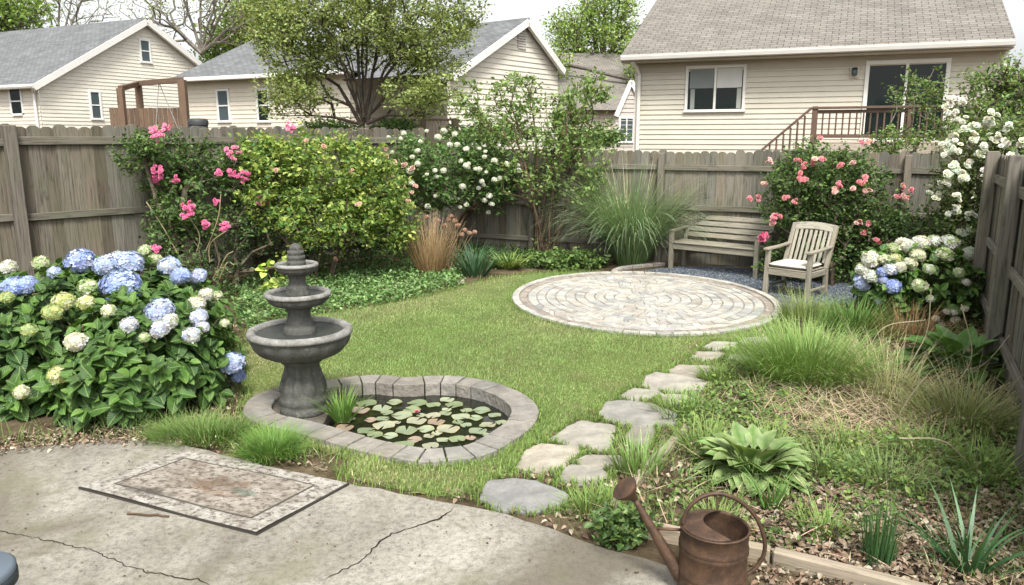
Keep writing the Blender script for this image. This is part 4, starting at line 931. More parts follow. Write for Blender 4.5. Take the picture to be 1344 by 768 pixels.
# ---- watering can
TZ = .36; ct = g(938, 690, TZ); CO = A([ct[0], ct[1], .03]); RC_ = .148; print('can', CO)
wcn = thing('watering_can', CO, 'large rusty steel watering can with long spout standing at the slab edge', 'watering can')
Hc = TZ-.03; mb = MB()
pf = [(0, 0), (RC_*.99, 0), (RC_*1.02, .004), (RC_*1.02, .016), (RC_, .02)]
for zc_ in (.095, .115, Hc-.105, Hc-.085): pf += [(RC_, zc_-.009), (RC_+.005, zc_), (RC_, zc_+.009)]
pf += [(RC_, Hc-.008), (RC_+.005, Hc-.005), (RC_+.005, Hc+.001), (RC_-.003, Hc+.002), (RC_-.004, Hc-.01), (RC_-.006, .02), (0, .015)]
lathe(mb, pf, CO, 64, (.2, .1, .06)); mb.build('body', m_rust, wcn, True)
# half lid: domed cover with a curved cut
sx = nrm(A([-1., .12, 0])); sy = A([-sx[1], sx[0], 0]); V = []; nu, nv = 24, 8; f = []
for i in range(nu+1):
    t = -1+2*i/nu; y_ = t*(RC_-.003); xo = math.sqrt(max(0, (RC_-.003)**2-y_*y_)); xi = max(-xo, .05-.12*t*t)
    for j in range(nv+1):
        s_ = j/nv; x_ = xi+(xo-xi)*s_ if xo > xi else xo; V.append(CO+sx*x_+sy*y_+Z*(Hc+.001+.022*math.sqrt(max(0, 1-(x_*x_+y_*y_)/(RC_**2)))))
for i in range(nu):
    for j in range(nv): q = i*(nv+1)+j; f.append([q, q+nv+1, q+nv+2, q+1])
mb = MB(); mb.add(V, f, (.2, .1, .06)); mb.add(A(V)-Z*.002, [q[::-1] for q in f], (.1, .05, .03)); mb.build('half_lid', m_rust, wcn, True)
# spout
zc_can = CO[1]; s1 = at(833, 655, CO[1]+.10); s0 = CO+sx*(RC_*.93)+Z*.07
mb = MB(); ts = np.linspace(0, 1, 14); P = A([s0*(1-t)+s1*t+Z*.0*math.sin(math.pi*t) for t in ts]); tube(mb, P, .034*(1-ts)+.0135*ts, 14, (.2, .1, .06)); sp_ = mb.build('spout', m_rust, wcn, True)
d_ = nrm(nrm(s1-s0)+A([-.25, 0, .25])); mb = MB(); a_, sv_, uu_ = frame(d_); tilt = nrm(A([-.62, -.05, .78]))
P = [s1-d_*.008, s1+d_*.015, s1+d_*.03]; ax = nrm(A([-.55, -.12, .65]))
P = A([s1+ax*t for t in (-.01, .012, .03, .055, .075, .08)]); tube(mb, P, [.0145, .018, .03, .052, .063, .0635], 24, (.2, .1, .06), caps=False); 
a_, s_, u_ = frame(ax); k = 24; an = np.arange(k)*2*math.pi/k; rr_ = [(.0635, .08), (.05, .084), (.025, .088), (.0, .089)]
V = []
for r, t in rr_: V.append(s1+ax*t+r*(np.cos(an)[:, None]*s_+np.sin(an)[:, None]*u_))
mb.add(np.concatenate(V), [[i*k+j, i*k+(j+1) % k, (i+1)*k+(j+1) % k, (i+1)*k+j] for i in range(3) for j in range(k)], (.2, .1, .06)); mb.build('sprinkler_rose', m_rust, sp_, True)
mb = MB(); pb2 = P[0]*0+s0*(1-.62)+s1*.62; tube(mb, [pb2, CO+sx*RC_+Z*(Hc-.03)], .007, 10, (.2, .1, .06)); mb.build('brace', m_rust, wcn, True)
# handle: hoop from the left rim over the top to the lower right side
h_px = [(896, 688, .0), (903, 668, .0), (920, 653, 0), (943, 648, 0), (968, 656, 0), (990, 676, 0), (1002, 702, 0), (1003, 726, 0), (992, 745, 0), (976, 757, 0)]
P = A([at(x, y, CO[1]-.0) for x, y, _ in h_px]); 
def cat(P, m=8):
    P = np.vstack([2*P[0]-P[1], P, 2*P[-1]-P[-2]]); o = []
    for i in range(1, len(P)-2):
        for t in np.linspace(0, 1, m, endpoint=False): a, b_, c_, d = P[i-1:i+3]; o.append(.5*((2*b_)+(-a+c_)*t+(2*a-5*b_+4*c_-d)*t*t+(-a+3*b_-3*c_+d)*t**3))
    o.append(P[-2]); return A(o)
mb = MB(); tube(mb, cat(P), .0095, 12, (.2, .1, .06)); mb.build('handle', m_rust, wcn, True)
# ---- bin at the left edge
bc = g(-44, 750, .55); bn2 = thing('storage_bin', (bc[0], bc[1], .03), 'pale grey round bin with blue grey lid at the lower left corner', 'bin')
mb = MB(); lathe(mb, [(0, 0), (.12, 0), (.13, .02), (.142, .47), (0, .47)], (bc[0], bc[1], .03), 48, (.36, .38, .38)); mb.build('body', m_plain, bn2, True)
mb = MB(); lathe(mb, [(.138, .452), (.15, .455), (.15, .49), (.138, .492)], (bc[0], bc[1], .03), 48, (.02, .028, .032)); mb.build('lid_band', m_plain, bn2, True)
mb = MB(); lathe(mb, [(.146, .492), (.148, .512), (.135, .522), (0, .524)], (bc[0], bc[1], .03), 48, (.10, .125, .15)); mb.build('lid', m_plain, bn2, True)
# ---- twigs on the slab
for (p0, p1, r, lab) in (((166, 674), (222, 677), .006, 'short dark twig on the concrete below the mat'), ((348, 592), (372, 612), .004, 'curved dry stalk by the grass clump beside the mat')):
    a_, b_ = g(*p0, .04), g(*p1, .04); mb = MB(); P = A([a_+(b_-a_)*t+rng.normal(0, .004, 3)*A([1, 1, .3]) for t in np.linspace(0, 1, 8)]); tube(mb, P, r, 6, (.12, .08, .05)); tag(mb.build('twig', m_bark), lab, 'twig')
# ---- broken stone and rocks at the bed edge
for (x, y, s_, lab) in ((487, 372, .07, 'pale small rock at the ivy and lawn edge'), (605, 371, .06, 'small flat rock by the dry grass clump'), (268, 533, .035, 'pale brown pebble in the grass clump by the mat')):
    p = g(x, y); mb = MB(); V = rdir(40); V = V*A([1.3, 1, .6])*s_*(1+rng.normal(0, .05, (40, 1))); P = smooth_loop([(math.cos(t)*s_*1.2*(1+rng.uniform(-.15, .15)), math.sin(t)*s_*(1+rng.uniform(-.15, .15))) for t in np.linspace(0, 6.28, 8)[:-1]], 20)
    prism(mb, P, p, (1, 0, 0), (0, 1, 0), Z, -.01, s_*.7, (.40, .35, .28), bev=s_*.3); tag(mb.build('rock', m_stone), lab, 'rock')
# ================================================================= PLANTS
class Lobe:
    def __init__(s, px, py, rx, ry, Y, ryd=None):
        s.c = at(px, py, Y); k = s.c[1]*cp-(s.c[2]-H)*sp; s.r = A([rx*k/F, (ryd if ryd else rx*k/F), ry*k/F/cp])
    def sample(s, n, shell=.55):
        d = rdir(n); r = shell+(1-shell)*rng.random(n)**.6; return s.c+d*s.r*r[:, None]
def hit(px, py, lobes, k=1.0):
    d = ray(px, py); o = A([0, 0, H]); best = None
    for lb in lobes:
        D = d/(lb.r*k); Q = (o-lb.c)/(lb.r*k); a, b, c = D@D, 2*D@Q, Q@Q-1; q = b*b-4*a*c
        if q >= 0:
            t = (-b-math.sqrt(q))/2/a
            if best is None or t < best: best = t
    if best is None:
        lb = min(lobes, key=lambda l: np.linalg.norm(((l.c-o)/np.linalg.norm(l.c-o))-nrm(d))); best = lb.c[1]/d[1]
    return o+d*best
def skeleton(roots, targets, step=.25, jit=.12, fromabove=.3, rtip=.004, expo=.45):
    """branch network joining every target to the roots; returns nodes, parent, radius, tips"""
    nodes = [A(r[0], float) for r in roots]; par = [-1]*len(nodes); trunkend = []
    pos = list(nodes)
    for ri, (a, *rest) in enumerate(roots):
        last = ri
        for q in rest:
            q = A(q, float); k = max(1, int(np.linalg.norm(q-pos[last])/step)); p0 = pos[last].copy()
            for j in range(1, k+1): pos.append(p0+(q-p0)*j/k+rng.normal(0, jit*step*.4, 3)*(j < k)); par.append(last); last = len(pos)-1
    cen_ = A(pos[0]); T_ = sorted(targets, key=lambda t: np.linalg.norm(t-cen_)); tips = []
    arr = np.array(pos); depth = [0.]*len(pos)
    for i in range(len(pos)):
        if par[i] >= 0: depth[i] = depth[par[i]]+np.linalg.norm(arr[i]-arr[par[i]])
    dep = np.array(depth)
    for t in T_:
        d = np.linalg.norm(arr-t, axis=1); below = np.maximum(0, arr[:, 2]-t[2])
        j = int(np.argmin(d+dep*.25+below*fromabove*3)); p0 = arr[j]; k = max(1, int(d[j]/step)); new = []
        last = j; dd = t-p0
        for q in range(1, k+1):
            f_ = q/k; p = p0+dd*f_; p = p-Z*0+Z*(-.12*np.linalg.norm(dd[:2])*math.sin(math.pi*f_)*-.3)+rng.normal(0, jit*step, 3)*(q < k)
            new.append(p); par.append(last); dep = np.append(dep, dep[last]+np.linalg.norm(dd)/k); last = len(arr)+len(new)-1
        arr = np.vstack([arr, new]); tips.append(last)
    n = len(arr); cnt = np.zeros(n); 
    for t in tips: cnt[t] += 1
    for i in range(n-1, -1, -1):
        if par[i] >= 0: cnt[par[i]] += cnt[i]
    return arr, np.array(par), rtip*np.maximum(cnt, 1)**expo, tips
def limbs(mb, arr, par, rad, col, k=5, rmax=None):
    """one tapered frustum per edge, all at once"""
    i = np.where(par >= 0)[0]; p0, p1 = arr[par[i]], arr[i]; r1 = rad[i]; r0 = np.minimum(rad[par[i]], r1*1.35+.002)
    if rmax: r0 = np.minimum(r0, rmax); r1 = np.minimum(r1, rmax)
    a = nrm(p1-p0); up = np.where(np.abs(a[:, 2:]) < .9, A([[0, 0, 1.]]), A([[1., 0, 0]])); s_ = nrm(np.cross(a, up)); u_ = np.cross(s_, a)
    an = np.arange(k)*2*math.pi/k; cs, sn = np.cos(an), np.sin(an); e = cs[None, :, None]*s_[:, None]+sn[None, :, None]*u_[:, None]
    V = np.concatenate([p0[:, None]-a[:, None]*r0[:, None, None]*.3+e*r0[:, None, None], p1[:, None]+e*r1[:, None, None]], 1); m = len(i)
    q = np.array([[j, (j+1) % k, k+(j+1) % k, k+j] for j in range(k)]); f = (q[None]+(np.arange(m)*2*k)[:, None, None]).reshape(-1, 4)
    mb.add(V.reshape(-1, 3), f, np.repeat(varyn(col, m, .12), 2*k, 0))
def leaves_at(mb, P, D, per, spread, size, tpl, cols, wts=None, along=.6, updown=.6, hue=.12, flat_=.5):
    """per leaves round every point P, growing along D"""
    n = len(P)*per; c = np.repeat(P, per, 0); d = np.repeat(D, per, 0); r = rng.normal(0, 1, (n, 3)); pos = c+r*spread*.62*A([1, 1, flat_+.3])+d*(rng.uniform(-1.9, .6, (n, 1))*spread)
    ax = nrm(d*along+rdir(n)*A([1, 1, .6])+Z*rng.uniform(-.35, .25, (n, 1))); no = nrm(Z*updown+rdir(n)*.75+d*.2)
    cl = A(cols)[rng.choice(len(cols), n, p=wts)]; k = np.repeat(rng.uniform(.85, 1.15, (len(P), 1)), per, 0)
    cl = np.clip(cl*LK*k*(1+rng.uniform(-hue*2, hue*2, (n, 1)))*(1+rng.uniform(-hue*.5, hue*.5, (n, 3))), 0, 1); sz = size*rng.uniform(.45, 1.4, n)
    scatter(mb, *tpl, pos, orient(ax, no), sz, cl)
def bush(name, lab, cat, lobes, dens, per, spread, size, tpl, cols, wts=None, base=None, nroot=6, stemc=(.13, .10, .075), group=None, shell=.35, rtip=.0035, rootr=.25, step=.25, leafm=None, fill=None, rootup=.25, updown=.6, stemname='stems', expo=.45, rmax=None, leafkeep=None, trunk=None, k=5, flat_=.5, zmin=.05):
    cs = A([l.c for l in lobes]); c0 = cs.mean(0) if base is None else A(base)
    root = thing(name, (c0[0], c0[1], 0), lab, cat, group)
    T_ = np.concatenate([l.sample(int(dens*w_), shell) for l, w_ in zip(lobes, (lambda v: v/v.sum())(A([np.prod(l.r)**.67 for l in lobes])))]); T_ = T_[T_[:, 2] > zmin]
    if trunk is not None: roots = trunk
    else:
        roots = []
        for i in range(nroot):
            a = rng.uniform(0, 6.28); q = rng.uniform(.15, 1)*rootr; p = A([c0[0]+q*math.cos(a), c0[1]+q*math.sin(a), 0.]); out = A([math.cos(a)*.3, math.sin(a)*.3, 1])*rootup*rng.uniform(.7, 1.2); roots.append((p, p+out))
    arr, par, rad, tips = skeleton(roots, T_, step=step, rtip=rtip, expo=expo)
    mb = MB(); limbs(mb, arr, par, rad, stemc, k, rmax); st = mb.build(stemname, m_bark, root)
    D = nrm(arr[tips]-arr[np.maximum(par[tips], 0)]); P = arr[tips]
    extra = [i for i in range(len(arr)) if par[i] >= 0 and rad[i] < rtip*2.2 and rng.random() < (fill or 0)]
    if extra: P = np.concatenate([P, arr[extra]]); D = np.concatenate([D, nrm(arr[extra]-arr[par[extra]])])
    if leafkeep is not None: kk = leafkeep(P); P, D = P[kk], D[kk]
    mb = MB(); leaves_at(mb, P, D, per, spread, size, tpl, cols, wts, updown=updown, flat_=flat_); mb.build('foliage', leafm or m_leaf, root)
    return root, P, D
def fib_dirs(n, zmin=-.2):
    i = np.arange(n)+.5; z = 1-i*(1-zmin)/n; a = math.pi*(1+5**.5)*i; r = np.sqrt(1-z*z); return np.stack([r*np.cos(a), r*np.sin(a), z], 1)
def mophead(root, c, r, col, col2=None, axis=None, flat_=.8, n=95, name='flower_head', fs=.30, stalk=None, zmin=-.35):
    mb = MB(); d = fib_dirs(n, zmin)+rng.normal(0, .06, (n, 3)); d = nrm(d)
    ax = nrm(A(axis if axis is not None else [rng.normal(0, .15), -.45, 1.])); a_, s_, u_ = frame(ax); R_ = np.stack([s_, u_, a_], 1)
    lump = 1+.07*np.sin(d[:, 0]*5+rng.uniform(0, 6))*np.cos(d[:, 1]*6); p = (d*A([1, 1, flat_])*lump[:, None]*r*rng.uniform(.92, 1.04, (n, 1)))@R_.T+c; dn = nrm(d@R_.T)
    cc = varyn(col, n, .12, .05)
    if col2 is not None: k = rng.random(n) < .35; cc[k] = varyn(col2, k.sum(), .12, .05)
    scatter(mb, *P4, p, orient(np.cross(dn, rdir(n)), nrm(dn+rng.normal(0, .25, (n, 3)))), np.full(n, r*fs)*rng.uniform(.8, 1.15, n), cc)
    sph = fib_dirs(60, -.9)@R_.T; lat = [(0, -.5*r), (.62*r, -.35*r), (.8*r, 0), (.62*r, .45*r), (0, .62*r)]
    lathe(mb, lat, c, 10, A(col)*.55+A([.05, .08, .02]))
    if stalk is not None: tube(mb, [c-ax*r*.3, c-ax*r*.9+A([0, .01, -.03]), stalk], [.004, .005, .006], 5, (.10, .13, .05))
    return mb.build(name, m_petal, root)
def rosebloom(root, pts, size, col, name='flower', var=.15):
    mb = MB(); pts = A(pts); n = len(pts); dn = nrm(A([0, -.8, .6])+rng.normal(0, .4, (n, 3))); cc = np.repeat(varyn(col, n, var, .08), len(ROSE[0]), 0)
    t = np.tile(np.clip(ROSE[0][:, 2]*.9+.75, .7, 1.25), n)[:, None]; sz = size*rng.uniform(.8, 1.2, n)
    R_ = orient(np.cross(dn, rdir(n)), dn); v = pts[:, None]+np.einsum('nij,nkj->nki', R_, ROSE[0][None]*sz[:, None, None]); k = len(ROSE[0])
    mb.add(v.reshape(-1, 3), (ROSE[1][None]+(np.arange(n)*k)[:, None, None]).reshape(-1, 4), cc); return mb.build(name, m_petal, root)
def cluster(root, c, R_, n, size, col, name='flower'):
    d = rdir(n); d[:, 1] = -np.abs(d[:, 1]); return rosebloom(root, c+d*R_*rng.uniform(.5, 1, (n, 1)), size, col, name)
EVAL = True
# ---------------- blue hydrangea
hyL = [Lobe(70, 478, 200, 122, 6.35, 1.15), Lobe(215, 482, 105, 105, 6.0, .95), Lobe(-90, 480, 160, 118, 6.2, 1.1), Lobe(150, 425, 165, 82, 6.9, .8), Lobe(-20, 425, 120, 78, 6.9, .8), Lobe(20, 535, 110, 55, 5.75, .5), Lobe(170, 535, 105, 52, 5.7, .5)]
hyd = thing('hydrangea', (hyL[0].c[0], hyL[0].c[1], 0), 'big hydrangea bush with blue, white and lime flower heads in the left foreground', 'hydrangea')
for l in hyL[:3]: l.c[2] = min(l.c[2], .56)
greens = [(.045, .105, .022), (.06, .135, .028), (.08, .165, .035), (.035, .085, .022)]
P_, D_ = [], []
for l in hyL:
    for shell, n in ((1., 150), (.88, 140), (.72, 90)):
        d = rdir(n, -.35, 1); d[:, 1] = np.where(rng.random(n) < .7, -np.abs(d[:, 1]), d[:, 1]); p = l.c+d*l.r*shell*rng.uniform(.93, 1.05, (n, 1)); ok = p[:, 2] > .08
        for o2 in hyL:
            if o2 is not l: ok &= np.sum(((p-o2.c)/o2.r)**2, 1) > .55
        P_.append(p[ok]); D_.append(nrm(d[ok]*A([1, 1, .8])+Z*.5))
P_ = np.concatenate(P_); D_ = np.concatenate(D_); mb = MB(); n = len(P_); print('hyd rosettes', n)
for k in range(6):
    a = rng.uniform(0, 6.28, n); s_ = nrm(np.cross(D_, rdir(n))); rad_ = nrm(s_); sp_ = .6+.9*(k/6.)
    ax = nrm(D_*(.95-.13*k)+rad_*sp_+Z*(.05-.06*k)+A([0, -.12, 0])); no = nrm(D_+Z*.5-ax*np.sum(D_*ax, 1)[:, None]+rng.normal(0, .15, (n, 3)))
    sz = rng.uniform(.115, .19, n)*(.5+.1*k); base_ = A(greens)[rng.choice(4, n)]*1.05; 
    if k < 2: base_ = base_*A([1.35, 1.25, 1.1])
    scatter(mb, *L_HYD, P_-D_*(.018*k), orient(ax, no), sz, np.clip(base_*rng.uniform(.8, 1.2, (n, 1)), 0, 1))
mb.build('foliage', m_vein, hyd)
mb = MB(); roots_ = [(A([l.c[0]+rng.normal(0, .25), l.c[1]+rng.normal(0, .2), 0.]), A([l.c[0]+rng.normal(0, .3), l.c[1]+rng.normal(0, .25), .25])) for l in hyL for _ in range(7)]
sel = rng.choice(n, 260, replace=False); arr, par, rad, tips = skeleton(roots_, list(P_[sel]), rtip=.003, expo=.4); limbs(mb, arr, par, rad, (.11, .10, .05)); mb.build('stems', m_bark, hyd)
cb, cpb, clv, cw, ccr, cyg, cgr = (.26, .33, .64), (.39, .47, .69), (.45, .48, .67), (.62, .62, .60), (.60, .60, .44), (.42, .46, .17), (.34, .44, .20)
heads = [(30,328,40,cw,ccr),(160,312,38,ccr,cgr),(312,305,54,cb,clv),(410,320,44,cpb,clv),(455,290,30,cpb,cw),(500,312,52,cpb,clv),(50,405,45,cb,cpb),(100,398,42,cb,cpb),(470,405,74,cpb,cb),(560,262,30,cgr,ccr),(655,325,42,cpb,cw),(700,362,38,cpb,cb),(770,362,32,clv,cpb),(338,405,44,cgr,ccr),(245,462,50,cyg,ccr),(335,467,42,cyg,ccr),(205,502,46,cyg,cgr),(420,497,34,ccr,cgr),(620,497,52,clv,cpb),(500,552,42,cw,clv),(655,535,42,cw,cgr),(620,567,48,cw,clv),(770,522,36,clv,cw),(760,470,42,ccr,cw),(800,432,34,cw,ccr),(842,438,26,ccr,cgr),(740,592,44,cw,clv),(785,560,32,cw,clv),(295,617,50,ccr,cw),(228,745,48,cyg,ccr),(900,700,46,cpb,clv),(925,748,28,cpb,cb),(210,347,26,clv,cpb),(112,572,36,cgr,cyg),(26,444,32,cgr,cyg),(600,300,34,cgr,ccr),(83,812,36,ccr,cyg),(-60,350,44,cw,cpb),(870,545,24,ccr,cgr),(560,600,26,cgr,ccr)]
for (x, y, r, c1, c2) in heads:
    px, py = x/2.953, 240+y/2.953; p = hit(px, py, hyL, 1.03); k = p[1]*cp-(p[2]-H)*sp; r_ = r/2.953*k/F
    mophead(hyd, p, r_*(.95 if c1 in (cb, cpb, clv) else .78), c1, c2, n=int(60+r_*500), stalk=p+A([0, .12, -.25]), fs=min(.3, .026/r_+.07))
# ---------------- leaf sets
yl = [(.20, .26, .055), (.15, .225, .045), (.27, .31, .085), (.10, .17, .035)]
dg = [(.045, .085, .025), (.06, .11, .032), (.035, .07, .02), (.09, .14, .045)]
mg = [(.08, .14, .035), (.11, .18, .045), (.06, .11, .03), (.15, .22, .07)]
# ---------------- climbing pink rose on the left fence
cL = [Lobe(225, 215, 58, 48, 10.6, .45), Lobe(290, 225, 60, 48, 10.9, .45), Lobe(185, 200, 40, 30, 10.0, .3), Lobe(250, 285, 55, 45, 10.0, .4), Lobe(335, 250, 40, 55, 10.9, .4), Lobe(215, 300, 28, 50, 10.0, .35)]
rt, P_, D_ = bush('rose_bush', 'tall pink climbing rose sprawling over the left fence behind the blue hydrangea', 'rose bush', cL, 620, 13, .075, .055, L_OVAL, dg+mg[:2], base=g(262, 392), nroot=7, shell=.1, fill=.4, leafm=m_leaf, rootr=.35, rootup=.4)
pink = (.70, .17, .33); pk2 = (.74, .25, .38)
for (x, y, r) in ((209,177,12),(221,165,9),(203,173,8),(307,199,13),(345,264,11),(245,277,13),(250,270,8),(319,231,11),(209,225,11),(206,237,10),(231,235,6),(287,228,5),(303,226,5),(285,266,6),(270,295,7),(296,299,9),(205,327,8),(381,168,8),(305,228,5)):
    p = hit(x, y, cL, 1.02); k = p[1]*cp; R_ = r*k/F; cluster(rt, p, R_*.85, max(4, int(r*1.6)), .032, pink if y > 220 else pk2)
mb = MB()
for (a_, b_, c_) in (((255,340),(262,310),(247,283)),((275,345),(276,320),(297,303)),((262,350),(285,290),(290,255)),((240,345),(215,300),(192,265)),((285,372),(298,345),(307,348)),((270,380),(290,352),(303,358)),((280,372),(296,338),(306,330))):
    tube(mb, cat(A([at(*q, 9.8) for q in (a_, b_, c_)]), 5), .007, 5, (.36, .30, .17))
mb.build('canes', m_dry, rt)
# ---------------- yellow green bush
yL = [Lobe(425, 222, 95, 48, 11.0, .8), Lobe(370, 250, 55, 60, 10.8, .7), Lobe(485, 255, 55, 58, 11.0, .7), Lobe(430, 285, 85, 38, 10.6, .8), Lobe(350, 205, 42, 32, 11, .5), Lobe(520, 290, 32, 40, 11.1, .4)]
rt, P_, D_ = bush('shrub', 'rounded yellow green shrub behind the fountain', 'shrub', yL, 1000, 16, .085, .065, L_OVAL, yl+[(.055, .12, .03)], base=g(395, 372), nroot=20, shell=.3, fill=.35, rootr=.5, rtip=.0026, rootup=.55)
for (x, y) in ((362,224),(426,192),(402,184),(470,268),(535,264),(462,224),(440,340)): cluster(rt, hit(x, y, yL, 1.), .03, 3, .03, (.60, .36, .28))
# dark low growth between rose and shrub
rt, P_, D_ = bush('shrub', 'dark leafy underbrush between the pink rose and the yellow green shrub', 'shrub', [Lobe(300, 320, 60, 45, 10.4, .4), Lobe(250, 350, 50, 35, 9.6, .4), Lobe(345, 285, 30, 30, 10.6, .3), Lobe(400, 325, 60, 34, 10.9, .3), Lobe(480, 325, 50, 30, 11.3, .3)], 330, 12, .08, .05, L_OVAL, dg, base=g(290, 385), nroot=6, shell=.1)
# ---------------- white flowering viburnum
wL = [Lobe(590, 215, 75, 40, 12.9, .6), Lobe(545, 215, 38, 42, 12.2, .5), Lobe(640, 235, 48, 45, 13.2, .5), Lobe(570, 255, 50, 28, 12.6, .5)]
vib = [(.055, .11, .03), (.08, .15, .04), (.11, .18, .055)]
rt, P_, D_ = bush('viburnum', 'dark green shrub full of white pompom flowers along the back fence', 'shrub', wL, 640, 14, .085, .055, L_OVAL, vib, base=g(585, 325), nroot=7, shell=.25, fill=.3, rootup=.6)
wf = [(548,198),(530,175),(560,172),(582,172),(597,176),(629,195),(637,199),(649,211),(605,211),(615,215),(629,222),(571,224),(582,224),(560,229),(573,232),(607,245),(612,218),(624,222),(638,226),(656,234),(649,236),(636,206),(632,238),(635,243),(680,217),(680,224),(642,257),(636,263),(641,279),(612,269),(571,257),(561,271),(604,272),(526,182),(540,240),(521,222),(628,247),(590,190),(612,196),(665,215),(552,186),(541,206),(510,180),(515,200),(575,180),(600,190),(645,268),(538,225),(548,215)]
for (x, y) in wf: p = hit(x, y, wL, 1.04); mophead(rt, p, rng.uniform(.026, .055), (.62, .64, .50), (.68, .68, .62), n=34, fs=.42, name='flower_head')
# pale pink rose beside it
pL = [Lobe(525, 225, 28, 45, 11.9, .3)]
rt, P_, D_ = bush('rose_bush', 'small pale pink rose between the yellow green shrub and the white pompom shrub', 'rose bush', pL, 110, 12, .07, .045, L_OVAL, mg, base=g(530, 340), nroot=4, shell=.1)
for (x, y) in ((508,195),(506,205),(532,218),(528,245),(538,252),(520,232),(545,245),(517,214),(541,222)): cluster(rt, hit(x, y, pL, 1.05), .05, 4, .036, (.66, .42, .36))
# ---------------- tall multi stemmed shrub
tL = [Lobe(675, 120, 42, 30, 13.1, .6), Lobe(640, 165, 42, 45, 13.0, .6), Lobe(760, 125, 42, 30, 13.0, .6), Lobe(720, 165, 55, 40, 13.2, .6), Lobe(765, 185, 45, 50, 12.8, .6), Lobe(705, 225, 60, 45, 12.9, .6), Lobe(775, 250, 30, 40, 12.7, .4), Lobe(615, 130, 20, 30, 13.1, .3), Lobe(785, 110, 26, 20, 12.8, .4)]
tb = g(715, 338); trk = []
for i, (x, y) in enumerate(((655,150),(672,165),(690,190),(705,150),(725,180),(745,150),(762,165),(780,190),(735,240),(690,240),(775,150),(715,130),(650,200),(795,215),(700,200),(750,200))):
    b0 = A([tb[0]+rng.normal(0, .16), tb[1]+rng.normal(0, .1), 0]); e_ = at(x+rng.normal(0, 5), y, 12.9+rng.normal(0, .3)); mid = b0+(e_-b0)*.5+A([(b0[0]-e_[0])*.12, 0, .15]); trk.append((b0, mid, e_))
rt, P_, D_ = bush('lilac_shrub', 'tall many stemmed leafy shrub rising above the back fence beside the ornamental grass', 'shrub', tL, 430, 13, .085, .068, L_OVAL, [(.16, .235, .07), (.13, .20, .055), (.21, .28, .10), (.09, .145, .045)], base=tb, trunk=trk, shell=.15, fill=.25, stemc=(.15, .10, .07), rtip=.0045, expo=.38, step=.3)
# ---------------- pink rose bush right of the bench
kL = [Lobe(1090, 265, 85, 70, 10.6, .8), Lobe(1050, 255, 45, 55, 10.7, .5), Lobe(1140, 280, 50, 70, 10.5, .6), Lobe(1085, 215, 60, 30, 10.8, .5), Lobe(1100, 330, 75, 40, 10.4, .6), Lobe(1185, 300, 35, 45, 10.5, .4), Lobe(1070, 345, 75, 32, 10.6, .4), Lobe(1140, 350, 50, 32, 10.5, .4)]
for l in kL: l.c[1] = max(l.c[1], 10.85); l.r[1] = min(l.r[1], .5)
rt, P_, D_ = bush('rose_bush', 'wide dark green rose bush with pink blooms behind the armchair', 'rose bush', kL, 1250, 14, .075, .05, L_OVAL, dg+mg[:2], base=g(1095, 372), nroot=8, shell=.25, fill=.4)
for i, (x, y) in enumerate(((1009,211),(1047,209),(1056,217),(1069,210),(1078,212),(1102,216),(1119,212),(1049,236),(1056,237),(1003,240),(983,262),(996,259),(1094,250),(1102,244),(1101,241),(1118,246),(1130,240),(1135,236),(1139,250),(1031,259),(1043,266),(1016,285),(1021,284),(1003,310),(1126,293),(1138,295),(1134,303),(1106,380),(1065,214),(1179,256),(1183,258),(1189,257),(1195,250),(1013,292),(1183,245),(1050,228),(1141,186),(1132,188),(1075,180),(1160,325),(1150,318))):
    p = hit(x, y, kL, 1.03); cluster(rt, p, .045, rng.integers(3, 6), .036, (.66, .24, .27) if i % 3 else (.70, .42, .38))
cluster(rt, at(1001, 311, 10.0), .07, 7, .035, (.62, .13, .24)); cluster(rt, at(1016, 287, 10.1), .06, 5, .035, (.66, .24, .3))
# ---------------- white climbing rose in the right corner
rL = [Lobe(1290, 205, 65, 48, 9.6, .6), Lobe(1265, 270, 45, 70, 9.4, .5), Lobe(1300, 300, 38, 80, 9.0, .4), Lobe(1275, 350, 45, 50, 9.2, .5), Lobe(1330, 190, 40, 40, 9.2, .5), Lobe(1235, 340, 40, 40, 9.9, .4), Lobe(1302, 330, 26, 62, 8.7, .3)]
rt, P_, D_ = bush('rose_bush', 'tall climbing rose with white bloom clusters in the right fence corner', 'rose bush', rL, 900, 12, .075, .05, L_OVAL, [(.08, .13, .035), (.055, .095, .028), (.12, .17, .05), (.16, .20, .08)], base=g(1275, 400), nroot=8, shell=.15, fill=.4)
for (x, y, n_) in ((1241,204,9),(1278,166,9),(1295,162,10),(1278,180,9),(1262,170,6),(1250,183,6),(1243,190,6),(1256,195,5),(1302,150,5),(1290,195,7),(1252,219,6),(1259,229,6),(1245,232,6),(1264,237,6),(1240,239,4),(1227,257,5),(1252,275,5),(1247,281,4),(1273,283,4),(1264,302,5),(1292,235,6),(1291,228,4),(1330,205,6),(1315,190,6),(1305,180,6),(1334,220,5),(1235,240,4),(1268,215,5),(1255,260,4),(1310,215,4),(1322,165,5),(1338,185,5),(1215,250,4),(1284,205,6)):
    cluster(rt, hit(x, y, rL, 1.03), .065, n_, .042, (.68, .69, .60))
# dark shrub behind hydrangea right
rt, P_, D_ = bush('shrub', 'dark low shrub in the shade below the white climbing rose', 'shrub', [Lobe(1215, 310, 40, 35, 10.1, .4), Lobe(1240, 390, 60, 40, 8.9, .5), Lobe(1285, 420, 30, 55, 8.3, .4)], 320, 12, .08, .06, L_OVAL, dg, base=g(1240, 400), nroot=6, shell=.1)
